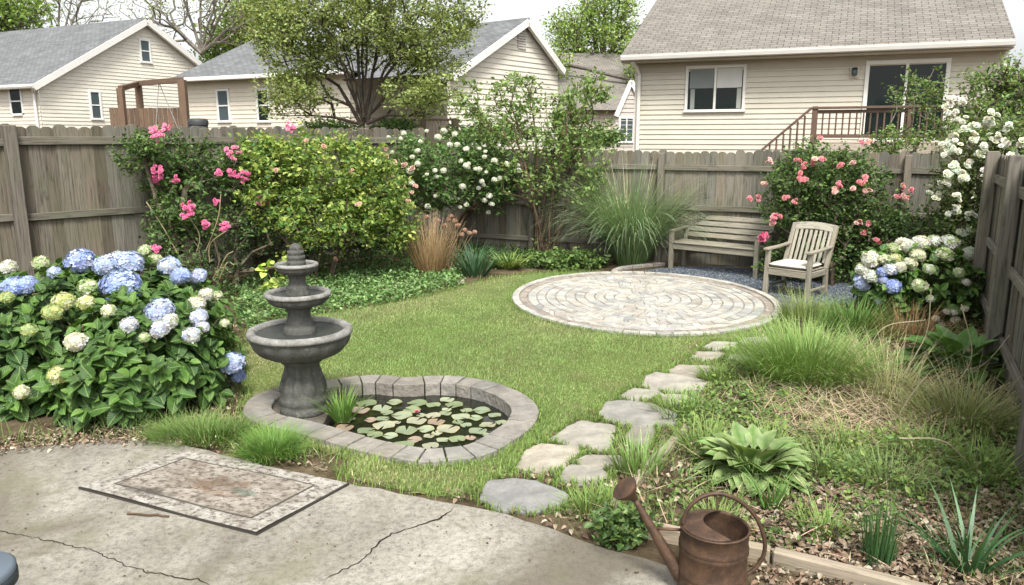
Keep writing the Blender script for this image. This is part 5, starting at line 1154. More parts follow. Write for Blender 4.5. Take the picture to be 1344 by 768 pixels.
# ---------------- white hydrangea on the right
qL = [Lobe(1205, 372, 78, 50, 8.6, .55), Lobe(1160, 365, 35, 35, 8.5, .4)]
hy2 = thing('hydrangea', (qL[0].c[0], qL[0].c[1], 0), 'hydrangea with cream and white heads and two blue ones beside the armchair', 'hydrangea')
P_, D_ = [], []
for l in qL:
    for shell, n in ((1., 90), (.8, 70)):
        d = rdir(n, -.8, 1); p = l.c+d*l.r*shell; ok = p[:, 2] > .08; P_.append(p[ok]); D_.append(nrm(d[ok]+Z*.5))
P_ = np.concatenate(P_); D_ = np.concatenate(D_); mb = MB(); n = len(P_)
for k in range(6):
    rad_ = nrm(np.cross(D_, rdir(n))); ax = nrm(D_*(.9-.13*k)+rad_*(.7+.12*k)-Z*.05*k); no = nrm(D_+Z*.5+rng.normal(0, .15, (n, 3)))
    scatter(mb, *L_HYD, P_-D_*.015*k, orient(ax, no), rng.uniform(.07, .13, n), A(greens)[rng.choice(4, n)]*A([1.5, 1.4, 1.3])*rng.uniform(.8, 1.2, (n, 1)))
mb.build('foliage', m_vein, hy2); mb = MB()
arr, par, rad, tips = skeleton([(A([l.c[0]+rng.normal(0, .1), l.c[1], 0.]), A([l.c[0], l.c[1], .15])) for l in qL for _ in range(4)], list(P_[::2]), rtip=.003, expo=.4); limbs(mb, arr, par, rad, (.12, .11, .05)); mb.build('stems', m_bark, hy2)
for (x, y, r, c1, c2) in ((780,525,34,cw,ccr),(750,560,26,cw,ccr),(740,595,22,cpb,cw),(748,612,26,cpb,clv),(780,585,26,cw,cgr),(853,488,26,cgr,ccr),(890,470,26,ccr,cw),(910,475,26,cw,ccr),(955,465,30,cw,ccr),(1002,458,24,cw,cgr),(1060,465,32,cw,cgr),(945,508,26,ccr,cgr),(1040,505,28,cgr,ccr),(1130,502,26,cw,cgr),(820,570,20,cb,cpb),(845,560,24,cw,clv),(880,550,22,ccr,cw),(915,540,24,ccr,cw),(855,620,27,cb,cpb),(822,598,16,cb,clv),(985,558,20,cw,cgr),(1095,572,20,cgr,ccr),(950,618,27,cgr,ccr),(810,665,20,cpb,cgr),(1120,605,14,cw,ccr),(990,665,15,cgr,cw),(830,525,22,ccr,cgr),(865,520,20,cyg,ccr)):
    px, py = 860+x/2.744, 150+y/2.744; p = hit(px, py, qL, 1.04); k = p[1]*cp-(p[2]-H)*sp; r_ = r/2.744*k/F; mophead(hy2, p, r_, c1, c2, n=int(45+r_*300), fs=min(.34, .024/r_+.08), stalk=p+A([0, .08, -.2]))
# small white daisies-like heads
wd = thing('daisy_plant', g(1268, 432), 'small plant with flat white flower heads below the cream hydrangea', 'flowering plant')
mb = MB(); bs = g(1262, 440)
for (x, y) in ((1243,409),(1252,410),(1255,419),(1252,420),(1228,418),(1266,405),(1236,426)):
    p = at(x, y, 8.0); mophead(wd, p, .035, (.66, .64, .55), n=26, fs=.5, flat_=.4); tube(mb, [bs+rng.normal(0, .03, 3)*A([1, 1, 0]), p], .003, 4, (.12, .15, .05))
mb.build('stems', m_dry, wd)
# ---------------- grasses
def clump(name, lab, cat, px, py, n, R_, L0, L1, lean0, lean1, b0, b1, wd_, c0, c1, m=None, heads=None, group=None, seg=5, part='blades', base=None, flatk=1.):
    p = g(px, py) if base is None else base; root = thing(name, p, lab, cat, group); a = rng.uniform(0, 6.28, n); q = np.sqrt(rng.random(n))*R_
    b = p+np.stack([q*np.cos(a), q*np.sin(a)*flatk, 0*a+.0], 1); mb = MB(); k = q/R_
    blades(mb, b, a+rng.normal(0, .5, n), rng.uniform(L0, L1, n), lean0+(lean1-lean0)*k+rng.normal(0, .06, n), rng.uniform(b0, b1, n), wd_*rng.uniform(.7, 1.3, n), c0, c1, seg); mb.build(part, m or m_grass, root); return root
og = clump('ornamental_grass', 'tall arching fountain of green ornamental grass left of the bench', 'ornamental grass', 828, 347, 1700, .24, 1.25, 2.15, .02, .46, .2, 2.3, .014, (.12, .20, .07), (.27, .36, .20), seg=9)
mb = MB(); p = g(828, 347); n = 26; a = rng.uniform(0, 6.28, n); bs = p+np.stack([.1*np.cos(a), .1*np.sin(a), 0*a], 1); blades(mb, bs, a, rng.uniform(1.75, 2.05, n), rng.uniform(.0, .22, n), rng.uniform(0, .25, n), .016, (.2, .24, .1), (.45, .42, .28), 8); mb.build('plumes', m_dry, og)
clump('ornamental_grass', 'straw coloured clump of dry upright stems beside the yellow green shrub', 'dry grass', 566, 362, 420, .16, .55, 1.05, .02, .5, 0, .3, .010, (.26, .16, .075), (.42, .30, .17), m_dry, seg=4)
hp = thing('sedum_plant', g(600, 362), 'dried brown seed head stems leaning over the straw coloured clump', 'dry plant'); mb = MB(); b0 = g(592, 362)
for (x, y) in ((589,288),(597,290),(601,296),(592,284),(610,302),(584,296),(606,308),(623,305),(616,306),(575,290),(560,285),(520,340),(499,372)):
    p = at(x, y, b0[1]+rng.normal(0, .1)); mophead(hp, p, .038, (.30, .17, .12), (.36, .24, .17), n=26, fs=.4); tube(mb, cat(A([b0+rng.normal(0, .05, 3)*A([1, 1, 0]), (b0+p)/2+A([.03, 0, .1]), p]), 4), .004, 4, (.28, .2, .12))
mb.build('stems', m_dry, hp)
clump('iris_clump', 'dark blue green strappy iris clump against the back fence', 'iris', 622, 362, 130, .2, .4, .62, .1, .65, .2, 1.1, .024, (.035, .08, .035), (.06, .13, .06), m_gloss)
clump('fern_clump', 'bright lime strappy clump at the foot of the back fence', 'leafy plant', 668, 352, 110, .14, .22, .40, .15, .9, .3, 1.1, .03, (.11, .17, .04), (.22, .30, .08), m_gloss)
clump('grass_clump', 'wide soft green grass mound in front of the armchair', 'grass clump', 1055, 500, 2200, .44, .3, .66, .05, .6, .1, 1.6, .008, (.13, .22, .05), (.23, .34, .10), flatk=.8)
clump('grass_clump', 'fresh green grass tuft just beyond the soft grass mound', 'grass clump', 1122, 437, 650, .25, .22, .5, .05, .6, .2, 1.4, .009, (.07, .15, .03), (.14, .24, .06))
clump('grass_clump', 'yellowish sparse grass growing by the armchair leg', 'grass clump', 1055, 420, 500, .28, .2, .45, .05, .5, .2, 1., .005, (.14, .20, .05), (.25, .30, .10))
clump('dry_grass_clump', 'straw coloured dry grass clump in the middle of the right bed', 'dry grass', 1165, 520, 330, .26, .25, .72, .02, .8, .1, 1.5, .0055, (.24, .27, .11), (.48, .42, .25), m_dry)
clump('dry_grass_clump', 'reddish brown dead stems behind the straw coloured clump', 'dry grass', 1195, 448, 420, .3, .2, .48, .05, .6, .2, 1.4, .005, (.2, .11, .05), (.33, .21, .11), m_dry)
clump('dry_grass_clump', 'fine twiggy dry tuft between the rose bush and the cream hydrangea', 'dry grass', 1190, 385, 150, .12, .55, .8, .02, .3, 0, .3, .004, (.25, .17, .11), (.38, .28, .2), m_dry)
clump('grass_clump', 'loose pale green and straw grass near the right fence post', 'grass clump', 1262, 560, 750, .34, .25, .62, .1, .9, .4, 1.9, .006, (.15, .20, .06), (.36, .34, .16), flatk=.8)
clump('grass_clump', 'short fresh grass tuft beside the far corner of the mat', 'grass clump', 358, 600, 800, .15, .14, .27, .1, .75, .4, 1.3, .0055, (.07, .16, .025), (.16, .28, .06))
clump('grass_clump', 'low spreading grass along the hydrangea and mat edge', 'grass clump', 270, 578, 1500, .36, .10, .24, .1, .8, .4, 1.3, .005, (.08, .15, .03), (.17, .26, .07), flatk=.45)
clump('pond_grass', 'green grass tuft growing at the pond edge beside the fountain foot', 'grass clump', 0, 0, 170, .07, .16, .34, .05, .6, .2, 1.2, .008, (.08, .17, .03), (.18, .30, .07), base=g(450, 552, -.03))
clump('chives_clump', 'upright dark green tubular leaved clump behind the right edging board', 'leafy plant', 1150, 738, 130, .075, .22, .40, .0, .16, 0, .35, .007, (.035, .09, .03), (.07, .14, .045), m_gloss)
clump('daylily_clump', 'dark green daylily with wide arching leaves in the bottom right corner', 'daylily', 1272, 752, 46, .07, .3, .5, .1, .75, .2, 1.2, .021, (.03, .08, .03), (.06, .14, .05), m_gloss, seg=8)
clump('grass_clump', 'bright weedy grass tuft on the bed left of the light green hosta', 'grass clump', 925, 590, 260, .16, .1, .28, .1, .8, .1, 1., .008, (.12, .20, .045), (.22, .30, .09))
clump('grass_clump', 'small feathery green tuft in the middle of the straw', 'grass clump', 1085, 618, 330, .22, .1, .24, .1, .9, .1, 1.1, .007, (.12, .20, .05), (.24, .32, .11))
clump('grass_clump', 'thin green tuft between the straw and the upright tubular clump', 'grass clump', 1165, 640, 260, .2, .1, .3, .1, .9, .1, 1.3, .006, (.10, .17, .05), (.22, .28, .11))
clump('grass_clump', 'green sprigs at the lower left end of the rising edging board', 'grass clump', 770, 672, 150, .1, .08, .2, .1, .9, .1, .9, .008, (.12, .20, .045), (.22, .31, .09))
clump('grass_clump', 'loose green tuft at the front edge of the straw patch', 'grass clump', 1010, 590, 200, 0.14, .1, 0.26, .1, .8, .1, 1.1, .008, (.12, .20, .045), (.23, .32, .09))
clump('grass_clump', 'green tuft to the right of the hosta behind the watering can', 'grass clump', 1105, 590, 220, 0.18, .1, 0.28, .1, .8, .1, 1.1, .008, (.12, .20, .045), (.23, .32, .09))
clump('grass_clump', 'green weedy tuft against the right fence base', 'grass clump', 1290, 625, 260, 0.20, .1, 0.30, .1, .8, .1, 1.1, .008, (.12, .20, .045), (.23, .32, .09))
clump('grass_clump', 'sparse green tuft between the hosta and the long edging board', 'grass clump', 940, 690, 120, 0.10, .1, 0.20, .1, .8, .1, 1.1, .008, (.12, .20, .045), (.23, .32, .09))
clump('grass_clump', 'green tuft midway along the stepping stones on the bed side', 'grass clump', 945, 500, 240, 0.15, .1, 0.28, .1, .8, .1, 1.1, .008, (.12, .20, .045), (.23, .32, .09))
clump('grass_clump', 'bright tuft in the straw beyond the tubular leaved clump', 'grass clump', 1210, 600, 240, 0.20, .1, 0.30, .1, .8, .1, 1.1, .008, (.12, .20, .045), (.23, .32, .09))
clump('grass_clump', 'low tuft in the leaf litter left of the tubular leaved clump', 'grass clump', 1080, 700, 120, 0.10, .1, 0.20, .1, .8, .1, 1.1, .008, (.12, .20, .045), (.23, .32, .09))
clump('iris_clump', 'light green upright blades beside the rising edging board', 'leafy plant', 838, 622, 130, .13, .16, .3, .05, .5, .1, .8, .012, (.10, .18, .04), (.20, .29, .09), m_gloss)
clump('grass_clump', 'small tuft of bright blades between the edging board and the path', 'grass clump', 895, 545, 240, .2, .1, .25, .1, .7, .1, .9, .009, (.11, .18, .04), (.19, .28, .08), m_gloss)
clump('grass_clump', 'single broad bladed tuft behind the watering can handle', 'grass clump', 1012, 668, 36, .05, .15, .28, .05, .5, .1, .9, .012, (.07, .15, .03), (.13, .22, .06), m_gloss)
clump('weed_tuft', 'tiny green weed growing out of the crack in the concrete', 'weed', 399, 771, 26, .012, .02, .045, .1, .9, .2, .9, .008, (.10, .2, .03), (.2, .32, .06))
# hostas
def hosta(lab, px, py, n, size, c, c2, name='hosta', R_=.05):
    p = g(px, py); root = thing(name, p, lab, 'hosta'); mb = MB()
    for ring_, (k, el, s_) in enumerate(((n//2, .25, 1.), (n//3, .7, .95), (n//5, 1.15, .8))):
        a = np.arange(k)*6.283/k+ring_*.4+rng.normal(0, .15, k); d = np.stack([np.cos(a)*math.cos(el), np.sin(a)*math.cos(el), 0*a+math.sin(el)], 1); el2 = el+rng.normal(0, .08, k)
        b = p+np.stack([R_*np.cos(a), R_*np.sin(a), 0*a+.03], 1)+d*size*.35; ax = nrm(d); no = nrm(np.cross(np.cross(ax, Z), ax)+rng.normal(0, .12, (k, 3)))
        V = []; sz = size*s_*rng.uniform(.85, 1.15, k); tp = L_HOSTA
        cc = np.repeat(varyn(c, k, .12), len(tp[0]), 0); edge = np.tile(np.arange(len(tp[0])) % 3 != 1, k); cc[edge] = cc[edge]*.45+A(c2)*.55
        scatter_c(mb, tp, b, orient(ax, no), sz, cc)
        for i in range(k): tube(mb, [p+Z*.0, b[i]], .005, 4, A(c)*1.1, caps=False)
    mb.build('leaves', m_vein, root); return root
def scatter_c(mb, tp, pos, R_, sz, cc):
    v = pos[:, None]+np.einsum('nij,nkj->nki', R_, tp[0][None]*sz[:, None, None]); k = len(tp[0]); mb.add(v.reshape(-1, 3), (tp[1][None]+(np.arange(len(pos))*k)[:, None, None]).reshape(-1, 4), cc)
hosta('light green hosta with cream edged leaves behind the watering can', 987, 622, 70, .235, (.12, .22, .05), (.44, .50, .26))
hosta('darker broad leaved hosta near the right fence posts', 1258, 487, 32, .36, (.07, .16, .035), (.13, .24, .06))
for (x, y, lab) in ((375, 371, 'bright lime leafed sprig right behind the fountain top'),):
    p = g(x, 392); rt = thing('young_plant', p, lab, 'young plant'); mb = MB(); tg = [at(xx, yy, p[1]) for xx, yy in ((365,347),(378,343),(358,370),(352,375),(382,352),(370,362),(348,352))]
    arr, par, rad, tips = skeleton([(p, p+Z*.12)], tg, rtip=.003); limbs(mb, arr, par, rad, (.15, .16, .06)); mb.build('stems', m_bark, rt); mb = MB(); T_ = arr[tips]; leaves_at(mb, T_, np.tile(Z, (len(T_), 1)), 9, .05, .09, L_HYD, [(.22, .32, .05), (.28, .36, .08)]); mb.build('foliage', m_leaf, rt)
# weed mound by the can
rt, P_, D_ = bush('weed_mound', 'low dark leafed weed mound at the slab edge left of the watering can', 'weed', [Lobe(820, 690, 42, 26, g(820,712)[1], .12)], 90, 9, .03, .04, L_OVAL, dg+mg, base=g(822, 712), nroot=8, shell=.2, rtip=.0012, step=.06, rootr=.08, rootup=.03, zmin=.02)
clump('grass_clump', 'small bright tuft at the left end of the long edging board', 'grass clump', 800, 665, 120, .07, .08, .18, .1, .7, .1, .9, .009, (.11, .19, .04), (.2, .29, .08), m_grass)
# green mound of groundcover in front of the back fence
rt, P_, D_ = bush('leafy_mound', 'low green leafy mound on the lawn edge left of the ornamental grass', 'leafy plant', [Lobe(745, 343, 55, 16, 12., .35), Lobe(700, 345, 30, 14, 12.3, .3)], 330, 12, .05, .06, L_OVAL, mg, base=g(745, 352), nroot=9, shell=.2, rtip=.002, step=.12, rootr=.5, rootup=.05, zmin=.02)
# ================================================================= GROUND COVER (uncountable)
bed_px = [(1000,425),(1060,405),(1130,398),(1290,400),(1345,470),(1480,640),(1480,820),(1240,792),(1010,732),(862,700),(786,686),(845,622),(900,565),(925,520),(960,475)]
bed = A([g(x, y)[:2] for x, y in bed_px])
def rpoly(poly, n):
    mn, mx = poly.min(0), poly.max(0); P = rng.uniform(mn, mx, (n*3, 2)); P = P[inpoly(P, poly)]; return P[:n]
PX = lambda pts: A([g(x, y)[:2] for x, y in pts])
ivy_a = PX([(300,400),(330,440),(352,424),(400,419),(450,411),(500,403),(560,389),(610,377),(600,355),(520,352),(440,358),(380,372)])
strip = PX([(-60,612),(0,600),(130,585),(240,588),(400,618),(520,645),(640,668),(720,694),(800,720),(790,690),(700,668),(640,640),(560,650),(450,624),(400,585),(330,556),(316,520),(290,476),(250,500),(150,560),(0,575)])
back = PX([(250,395),(330,440),(300,476),(250,480),(200,420)])
shade = PX([(-40,590),(60,560),(200,560),(280,520),(310,560),(250,590),(130,592),(0,606)])
gap = PX([(640,625),(700,580),(780,540),(850,495),(915,450),(960,445),(1010,445),(925,520),(900,570),(845,630),(786,690),(700,668)])
# lawn blades
def lawn_points(n):
    P = rpoly(lawn, n); ok = ~inpoly(P, outer) & ~in_patio(P, 1.0) & ~in_stones(P, .97) & ~inpoly(P, slab); return P[ok]
P = lawn_points(230000); d = np.linalg.norm(P-A([0, 0]), axis=1); n = len(P)
def vnoise(P, s_, seed):
    r = np.random.default_rng(seed); v = np.zeros(len(P))
    for k in range(7): a = r.uniform(0, 6.28); f_ = s_*r.uniform(.5, 2); v += np.sin((P[:, 0]*math.cos(a)+P[:, 1]*math.sin(a))*f_+r.uniform(0, 6.28))
    return v/3.
dry = np.clip(vnoise(P, 2.2, 3)*.5+.25+rng.normal(0, .35, n), 0, 1)[:, None]
keep = rng.random(n) > np.clip(vnoise(P, 3.5, 9)*.35, 0, .5)
P, dry = P[keep], dry[keep]; n = len(P); hgt = rng.uniform(.018, .042, n)*(1+.25*vnoise(P, 1.5, 4))
def fast_blades(mb, P, hgt, wd_, col, lean=.6, z=.0):
    n = len(P); a = rng.uniform(0, 6.28, n); t = rng.uniform(0, lean, n); e = np.stack([np.cos(a), np.sin(a), 0*a], 1); s_ = np.stack([-np.sin(a+.5), np.cos(a+.5), 0*a], 1)
    b = np.c_[P, np.full(n, z)]; m_ = b+(e*np.sin(t)[:, None]*.4+Z*.6)*hgt[:, None]; tp = b+(e*np.sin(t)[:, None]*1.1+Z*np.cos(t)[:, None])*hgt[:, None]
    V = np.stack([b-s_*wd_/2, b+s_*wd_/2, m_+s_*wd_*.4, tp, m_-s_*wd_*.4], 1).reshape(-1, 3); k = (np.arange(n)*5)[:, None]
    c = np.repeat(col, 5, 0)
    mb.F.append((np.array([[0, 1, 2, 4]])+k+mb.n, 0)); mb.F.append((np.array([[4, 2, 3]])+k+mb.n, 0)); mb.V.append(V); mb.C.append(c); mb.U.append(V[:, :2]); mb.n += len(V)
mb = MB(); col = A([.215, .335, .10])*(1-dry)+A([.44, .42, .22])*dry; fast_blades(mb, P, hgt, .0048, col*rng.uniform(.6, 1.4, (n, 1)), .9)
tag(mb.build('lawn_grass', m_grass), 'short green and straw coloured grass blades of the lawn', 'grass', kind='stuff')
# longer grass along edges: pond, stones, patio, beds
mb = MB(); E = []
ed = outer[rng.integers(0, len(outer), 2600)]+rng.normal(0, .035, (2600, 2)); ed = ed[~inpoly(ed, outer) & (ed[:, 0] > g(440, 600)[0])]; E.append(ed)
for q in stone_polys: c_ = q.mean(0); e_ = q[rng.integers(0, len(q), 420)]; e_ = c_+(e_-c_)*rng.uniform(1.02, 1.16, (420, 1)); E.append(e_)
t = rng.uniform(0, 6.28, 2600); e_ = PC[:2]+np.stack([RX*np.cos(t), RY*np.sin(t)], 1)*rng.uniform(1., 1.03, (2600, 1)); E.append(e_[inpoly(e_, lawn) | (e_[:, 0] > PC[0]+.5*RX) & (e_[:, 1] < PC[1])])
e_ = lawn[rng.integers(0, len(lawn), 6000)]+rng.normal(0, .06, (6000, 2)); E.append(e_)
P = np.concatenate(E); P = P[~inpoly(P, outer) & ~in_patio(P) & ~in_stones(P) & ~inpoly(P, slab) & ~inpoly(P, grav)]; n = len(P)
fast_blades(mb, P, rng.uniform(.03, .085, n), .006, varyn((.21, .31, .08), n, .35), 1.1); tag(mb.build('edge_grass', m_grass), 'longer grass blades fringing the stones and pond', 'grass', kind='stuff')
# thin grass between the stones
P = rpoly(gap, 9000); P = P[~in_stones(P) & ~inpoly(P, slab) & (vnoise(P, 4, 21) > -.25)]; n = len(P); mb = MB(); fast_blades(mb, P, rng.uniform(.02, .06, n), .006, varyn((.2, .27, .08), n, .35), 1.); tag(mb.build('path_grass', m_grass), 'sparse grass between the stepping stones', 'grass', kind='stuff')
# fallen leaves and straw
CURL = leaf_grid(.34, .22, .45, (0, .35, .7, 1), (.15, 1, .8, 0))
lc = [(.23, .17, .115), (.32, .25, .175), (.16, .115, .075), (.42, .36, .27), (.25, .16, .11), (.10, .08, .06)]
def litter(name, lab, areas, mn=.02, mx=.055, z=.012):
    mb = MB(); P = np.concatenate([rpoly(a_, n_) for a_, n_ in areas]); P = P[~in_stones(P, 1.) & ~inpoly(P, cen+(outer-cen)*1.0)]; n = len(P); up = nrm(Z+rng.normal(0, .45, (n, 3)))
    zz = np.where(inpoly(P, slab), .038, z)+rng.uniform(0, .02, n); ax = rdir(n, -.2, .3); scatter(mb, *CURL, np.c_[P, zz], orient(ax, up), rng.uniform(mn, mx, n), A(lc)[rng.choice(len(lc), n)]*rng.uniform(.75, 1.25, (n, 1)))
    return tag(mb.build(name, m_litter), lab, 'leaf litter', kind='stuff')
front = PX([(940,700),(1060,640),(1344,600),(1460,700),(1460,810),(1240,790),(1010,730)])
litter('leaf_litter', 'brown fallen leaves covering the planting bed', [(bed, 8000), (front, 4500)], .02, .05)
below = PX([(985,735),(1240,800),(1344,860),(1200,860),(985,768)])
litter('leaf_litter', 'brown fallen leaves along the slab edge, under the hydrangea and between the stones', [(strip, 2300), (back, 900), (shade, 900), (gap, 1500), (below, 700)], .015, .04)
sp_ = rpoly(PX([(0,600),(235,592),(600,662),(880,746),(880,768),(0,768)]), 150); mb = MB(); n = len(sp_); scatter(mb, *CURL, np.c_[sp_, np.full(n, .036)], orient(rdir(n, -.1, .1), nrm(Z+rng.normal(0, .2, (n, 3)))), rng.uniform(.006, .018, n), A(lc)[rng.choice(6, n)]*.6); tag(mb.build('debris', m_litter), 'tiny leaf crumbs scattered on the concrete', 'debris', kind='stuff')
# straw mulch
mb = MB(); st = PX([(985,505),(1060,498),(1150,520),(1230,560),(1250,610),(1150,600),(1040,585),(1000,560)])
for area, n_, ln_ in ((st, 1100, (.1, .38)), (bed, 1100, (.05, .28)), (strip, 900, (.03, .12))):
    P = rpoly(area, n_); P = P[~inpoly(P, cen+(outer-cen)*1.02) & ~in_stones(P)]; n = len(P); z_ = np.where(inpoly(P, slab), .036, .02)+rng.uniform(0, .05, n)*(n_ > 1000)
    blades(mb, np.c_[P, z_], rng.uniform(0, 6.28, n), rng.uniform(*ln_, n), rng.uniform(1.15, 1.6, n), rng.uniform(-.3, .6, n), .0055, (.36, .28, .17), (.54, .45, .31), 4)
tag(mb.build('straw_mulch', m_dry), 'dry straw and dead stalks lying over the planting bed', 'straw', kind='stuff')
# low weeds and ground cover
def cover(name, lab, areas, size, cols, hmax=.08, tpl=L_OVAL, mask=None, mat=None, clus=7, spr=.04):
    mb = MB()
    for a_, n_ in areas:
        P = rpoly(a_, n_); P = P[~in_stones(P, 1.) & ~inpoly(P, slab) & ~inpoly(P, outer) & ~in_patio(P, .98)]
        if mask is not None: P = P[mask(P)]
        n = len(P); k = rng.uniform(.3, 1, n)*hmax; Q = np.c_[P, k]; leaves_at(mb, Q, np.tile(Z, (n, 1)), clus, spr, size, tpl, cols, flat_=.2, updown=1.3)
    V_ = np.concatenate(mb.V); 
    return tag(mb.build(name, mat or m_leaf), lab, 'ground cover', kind='stuff')
cover('ivy', 'low ivy ground cover spreading behind the fountain to the lawn edge', [(ivy_a, 1900)], .045, [(.10, .185, .06), (.14, .24, .08), (.065, .125, .04), (.19, .28, .11)], .13, spr=.045)
cover('ground_cover', 'dark low plants along the foot of the left and back fence', [(PX([(300,400),(380,372),(440,358),(520,352),(600,355),(800,352),(800,335),(640,325),(560,320),(420,345),(260,385)]), 1500)], .05, dg, .16)
cover('ground_cover', 'patchy green weeds over the right planting bed', [(bed, 2500)], .034, [(.12, .18, .045), (.09, .15, .04), (.17, .23, .07), (.06, .11, .03)], .07, mask=lambda P: vnoise(P, 2.6, 5) > .15)
cover('ground_cover', 'dense weeds between the path and the soft grass mound', [(PX([(925,470),(990,440),(1060,520),(1020,590),(930,600),(880,580),(905,520)]), 450), (PX([(1080,590),(1344,560),(1344,650),(1180,660),(1090,640)]), 330)], .035, [(.12, .19, .045), (.10, .17, .05), (.18, .25, .07)], .1)
mb = MB(); P = np.concatenate([rpoly(bed, 10500), rpoly(strip, 2600)]); P = P[~in_stones(P) & ~inpoly(P, slab) & ~inpoly(P, outer) & (vnoise(P, 3., 15) > -.1)]; n = len(P)
blades(mb, np.c_[P, np.zeros(n)], rng.uniform(0, 6.28, n), rng.uniform(.05, .19, n), rng.uniform(0, .6, n), rng.uniform(.2, 1.2, n), .005, (.10, .17, .04), (.2, .27, .09), 3); tag(mb.build('bed_grass', m_grass), 'thin grassy weeds growing through the beds', 'grass', kind='stuff')
# long dead stalks arching in the right bed
dsx = thing('dead_stalks', g(1230, 545), 'long pale dead stalks arching over the right bed', 'dry plant'); mb = MB()
for pts in (((1150,545),(1200,600),(1290,640)),((1240,520),(1275,470),(1262,400)),((1262,500),(1300,470),(1325,440)),((1255,560),(1200,570),(1160,530)),((1170,560),(1195,520),(1215,495)),((1135,470),(1160,430),(1215,420)),((1180,500),(1215,440),(1222,380)),((1280,620),(1240,580),(1180,575)),((1300,640),(1330,650),(1344,662)),((1128,440),(1180,460),(1225,500))):
    a_, c_ = g(*pts[0]), at(*pts[2], g(*pts[0])[1]-.15); m_ = at(*pts[1], (a_[1]+c_[1])/2)
    for q in (m_, c_): q[2] = max(q[2], .03)
    mb = MB(); tube(mb, cat(A([a_, m_, c_]), 8), .004, 5, (.50, .43, .30)); mb.build('stalk', m_dry, dsx)
# ================================================================= TREES BEYOND
def tree(name, lab, lobes, dens, per, spread, size, cols, trunk, bark=(.10, .085, .07), rtip=.008, expo=.5, step=.4, shell=.2, fill=.3, tpl=L_DIA, group='trees beyond the fence', keep=None, k=6):
    cs = A([l.c for l in lobes]); root = thing(name, (trunk[0][0][0], trunk[0][0][1], 0), lab, 'tree', group)
    wv = A([np.prod(l.r)**.67 for l in lobes]); wv = wv/wv.sum(); T_ = np.concatenate([l.sample(max(4, int(dens*w_)), shell) for l, w_ in zip(lobes, wv)]); T_ = T_[T_[:, 2] > 1.2]
    arr, par, rad, tips = skeleton(trunk, T_, step=step, rtip=rtip, expo=expo, fromabove=.5); mb = MB(); limbs(mb, arr, par, rad, bark, k); mb.build('trunk', m_bark, root)
    if per:
        P = arr[tips]; D = nrm(arr[tips]-arr[par[tips]]); ex = [i for i in range(len(arr)) if par[i] >= 0 and rad[i] < rtip*2.5 and rng.random() < fill]
        if ex: P = np.concatenate([P, arr[ex]]); D = np.concatenate([D, nrm(arr[ex]-arr[par[ex]])])
        mb = MB(); leaves_at(mb, P, D, per, spread, size, tpl, cols, flat_=.35); mb.build('crown', m_leaf, root)
    return root
# the big neighbour tree
Y = 17.; b = at(478, 170, Y); b[2] = 0; fk = at(478, 160, Y)
tl_ = [(at(x, y, Y+dz)) for x, y, dz in ((395,-20,-.8),(425,-60,.5),(455,-80,0),(490,-90,-.6),(525,-60,.6),(560,0,-.5),(590,50,.3),(385,70,.6),(420,20,0),(470,-20,.8),(510,20,0),(540,60,-.6),(450,60,-.8))]
trunk = [(b, fk)]+[(fk+rng.normal(0, .07, 3), fk+(q-fk)*.35+A([0, 0, .25]), q) for q in tl_]
ol = [(.17, .215, .065), (.20, .25, .08), (.15, .20, .06), (.25, .29, .11)]
tree('leafy_tree', 'big spreading tree with fine olive green leaves in front of the grey hip roof', [Lobe(470, 20, 135, 60, Y, 2.2), Lobe(395, 60, 70, 50, Y, 1.5), Lobe(550, 60, 70, 55, Y, 1.5), Lobe(385, 122, 55, 32, Y-.5, 1.2), Lobe(560, 125, 60, 30, Y-.5, 1.2), Lobe(480, -50, 150, 50, Y, 2.2), Lobe(355, 15, 40, 50, Y, 1.), Lobe(605, 15, 35, 45, Y, .8)],
     1800, 22, .15, .075, ol, trunk, bark=(.085, .07, .055), rtip=.0042, expo=.415, shell=.1, fill=.35, tpl=L_DIA, group=None)
bare = [(.19, .23, .08), (.25, .28, .12)]
def bare_tree(lab, x, Y, dens, spread_px, leaf, topy=-120, nm='bare_tree', br=(.24, .215, .185), keep=None):
    b = at(x, 160, Y); b[2] = 0; fk = at(x+2, 70, Y); top = at(x, -60, Y); tr = [(b, fk)]+[(fk, fk+(at(x+dx, yy, Y)-fk)*.5, at(x+dx, yy, Y+rng.normal(0, 1))) for dx, yy in ((-spread_px*.7, 0), (-spread_px*.35, -40), (0, -60), (spread_px*.35, -40), (spread_px*.7, 10), (spread_px*.5, -20))]
    tree(nm, lab, [Lobe(x, -20, spread_px, 60, Y, 3), Lobe(x-spread_px*.6, 20, spread_px*.5, 40, Y, 2), Lobe(x+spread_px*.6, 20, spread_px*.5, 45, Y, 2)], dens, leaf, .35, .12, bare, tr, bark=br, rtip=.009, expo=.45, step=.8, fill=.2, shell=.15)
bare_tree('thin nearly bare tree behind the ridge of the far left house', 77, 44., 420, 75, 4)
bare_tree('wide bare tree with spreading limbs between the two left houses', 262, 38., 700, 95, 4, br=(.21, .185, .155))
bare_tree('faint bare tree high behind the big olive tree', 345, 50., 300, 60, 5)
lg = [(.17, .26, .05), (.21, .30, .07), (.13, .21, .04)]
def simple_tree(lab, x, Y, lobes, dens, cols, per=9, size=.22, sprd=.4, nm='leafy_tree'):
    b = at(x, 150, Y); b[2] = 0; fk = at(x, 110, Y); tree(nm, lab, lobes, dens, per, sprd, size, cols, [(b, fk)]+[(fk, l.c) for l in lobes], rtip=.012, step=.8, bark=(.14, .12, .10), shell=.1)
simple_tree('dense green tree crown at the top left corner', 15, 42, [Lobe(10, 10, 50, 32, 42, 2.5), Lobe(-50, 20, 60, 50, 42, 3)], 600, lg, per=12)
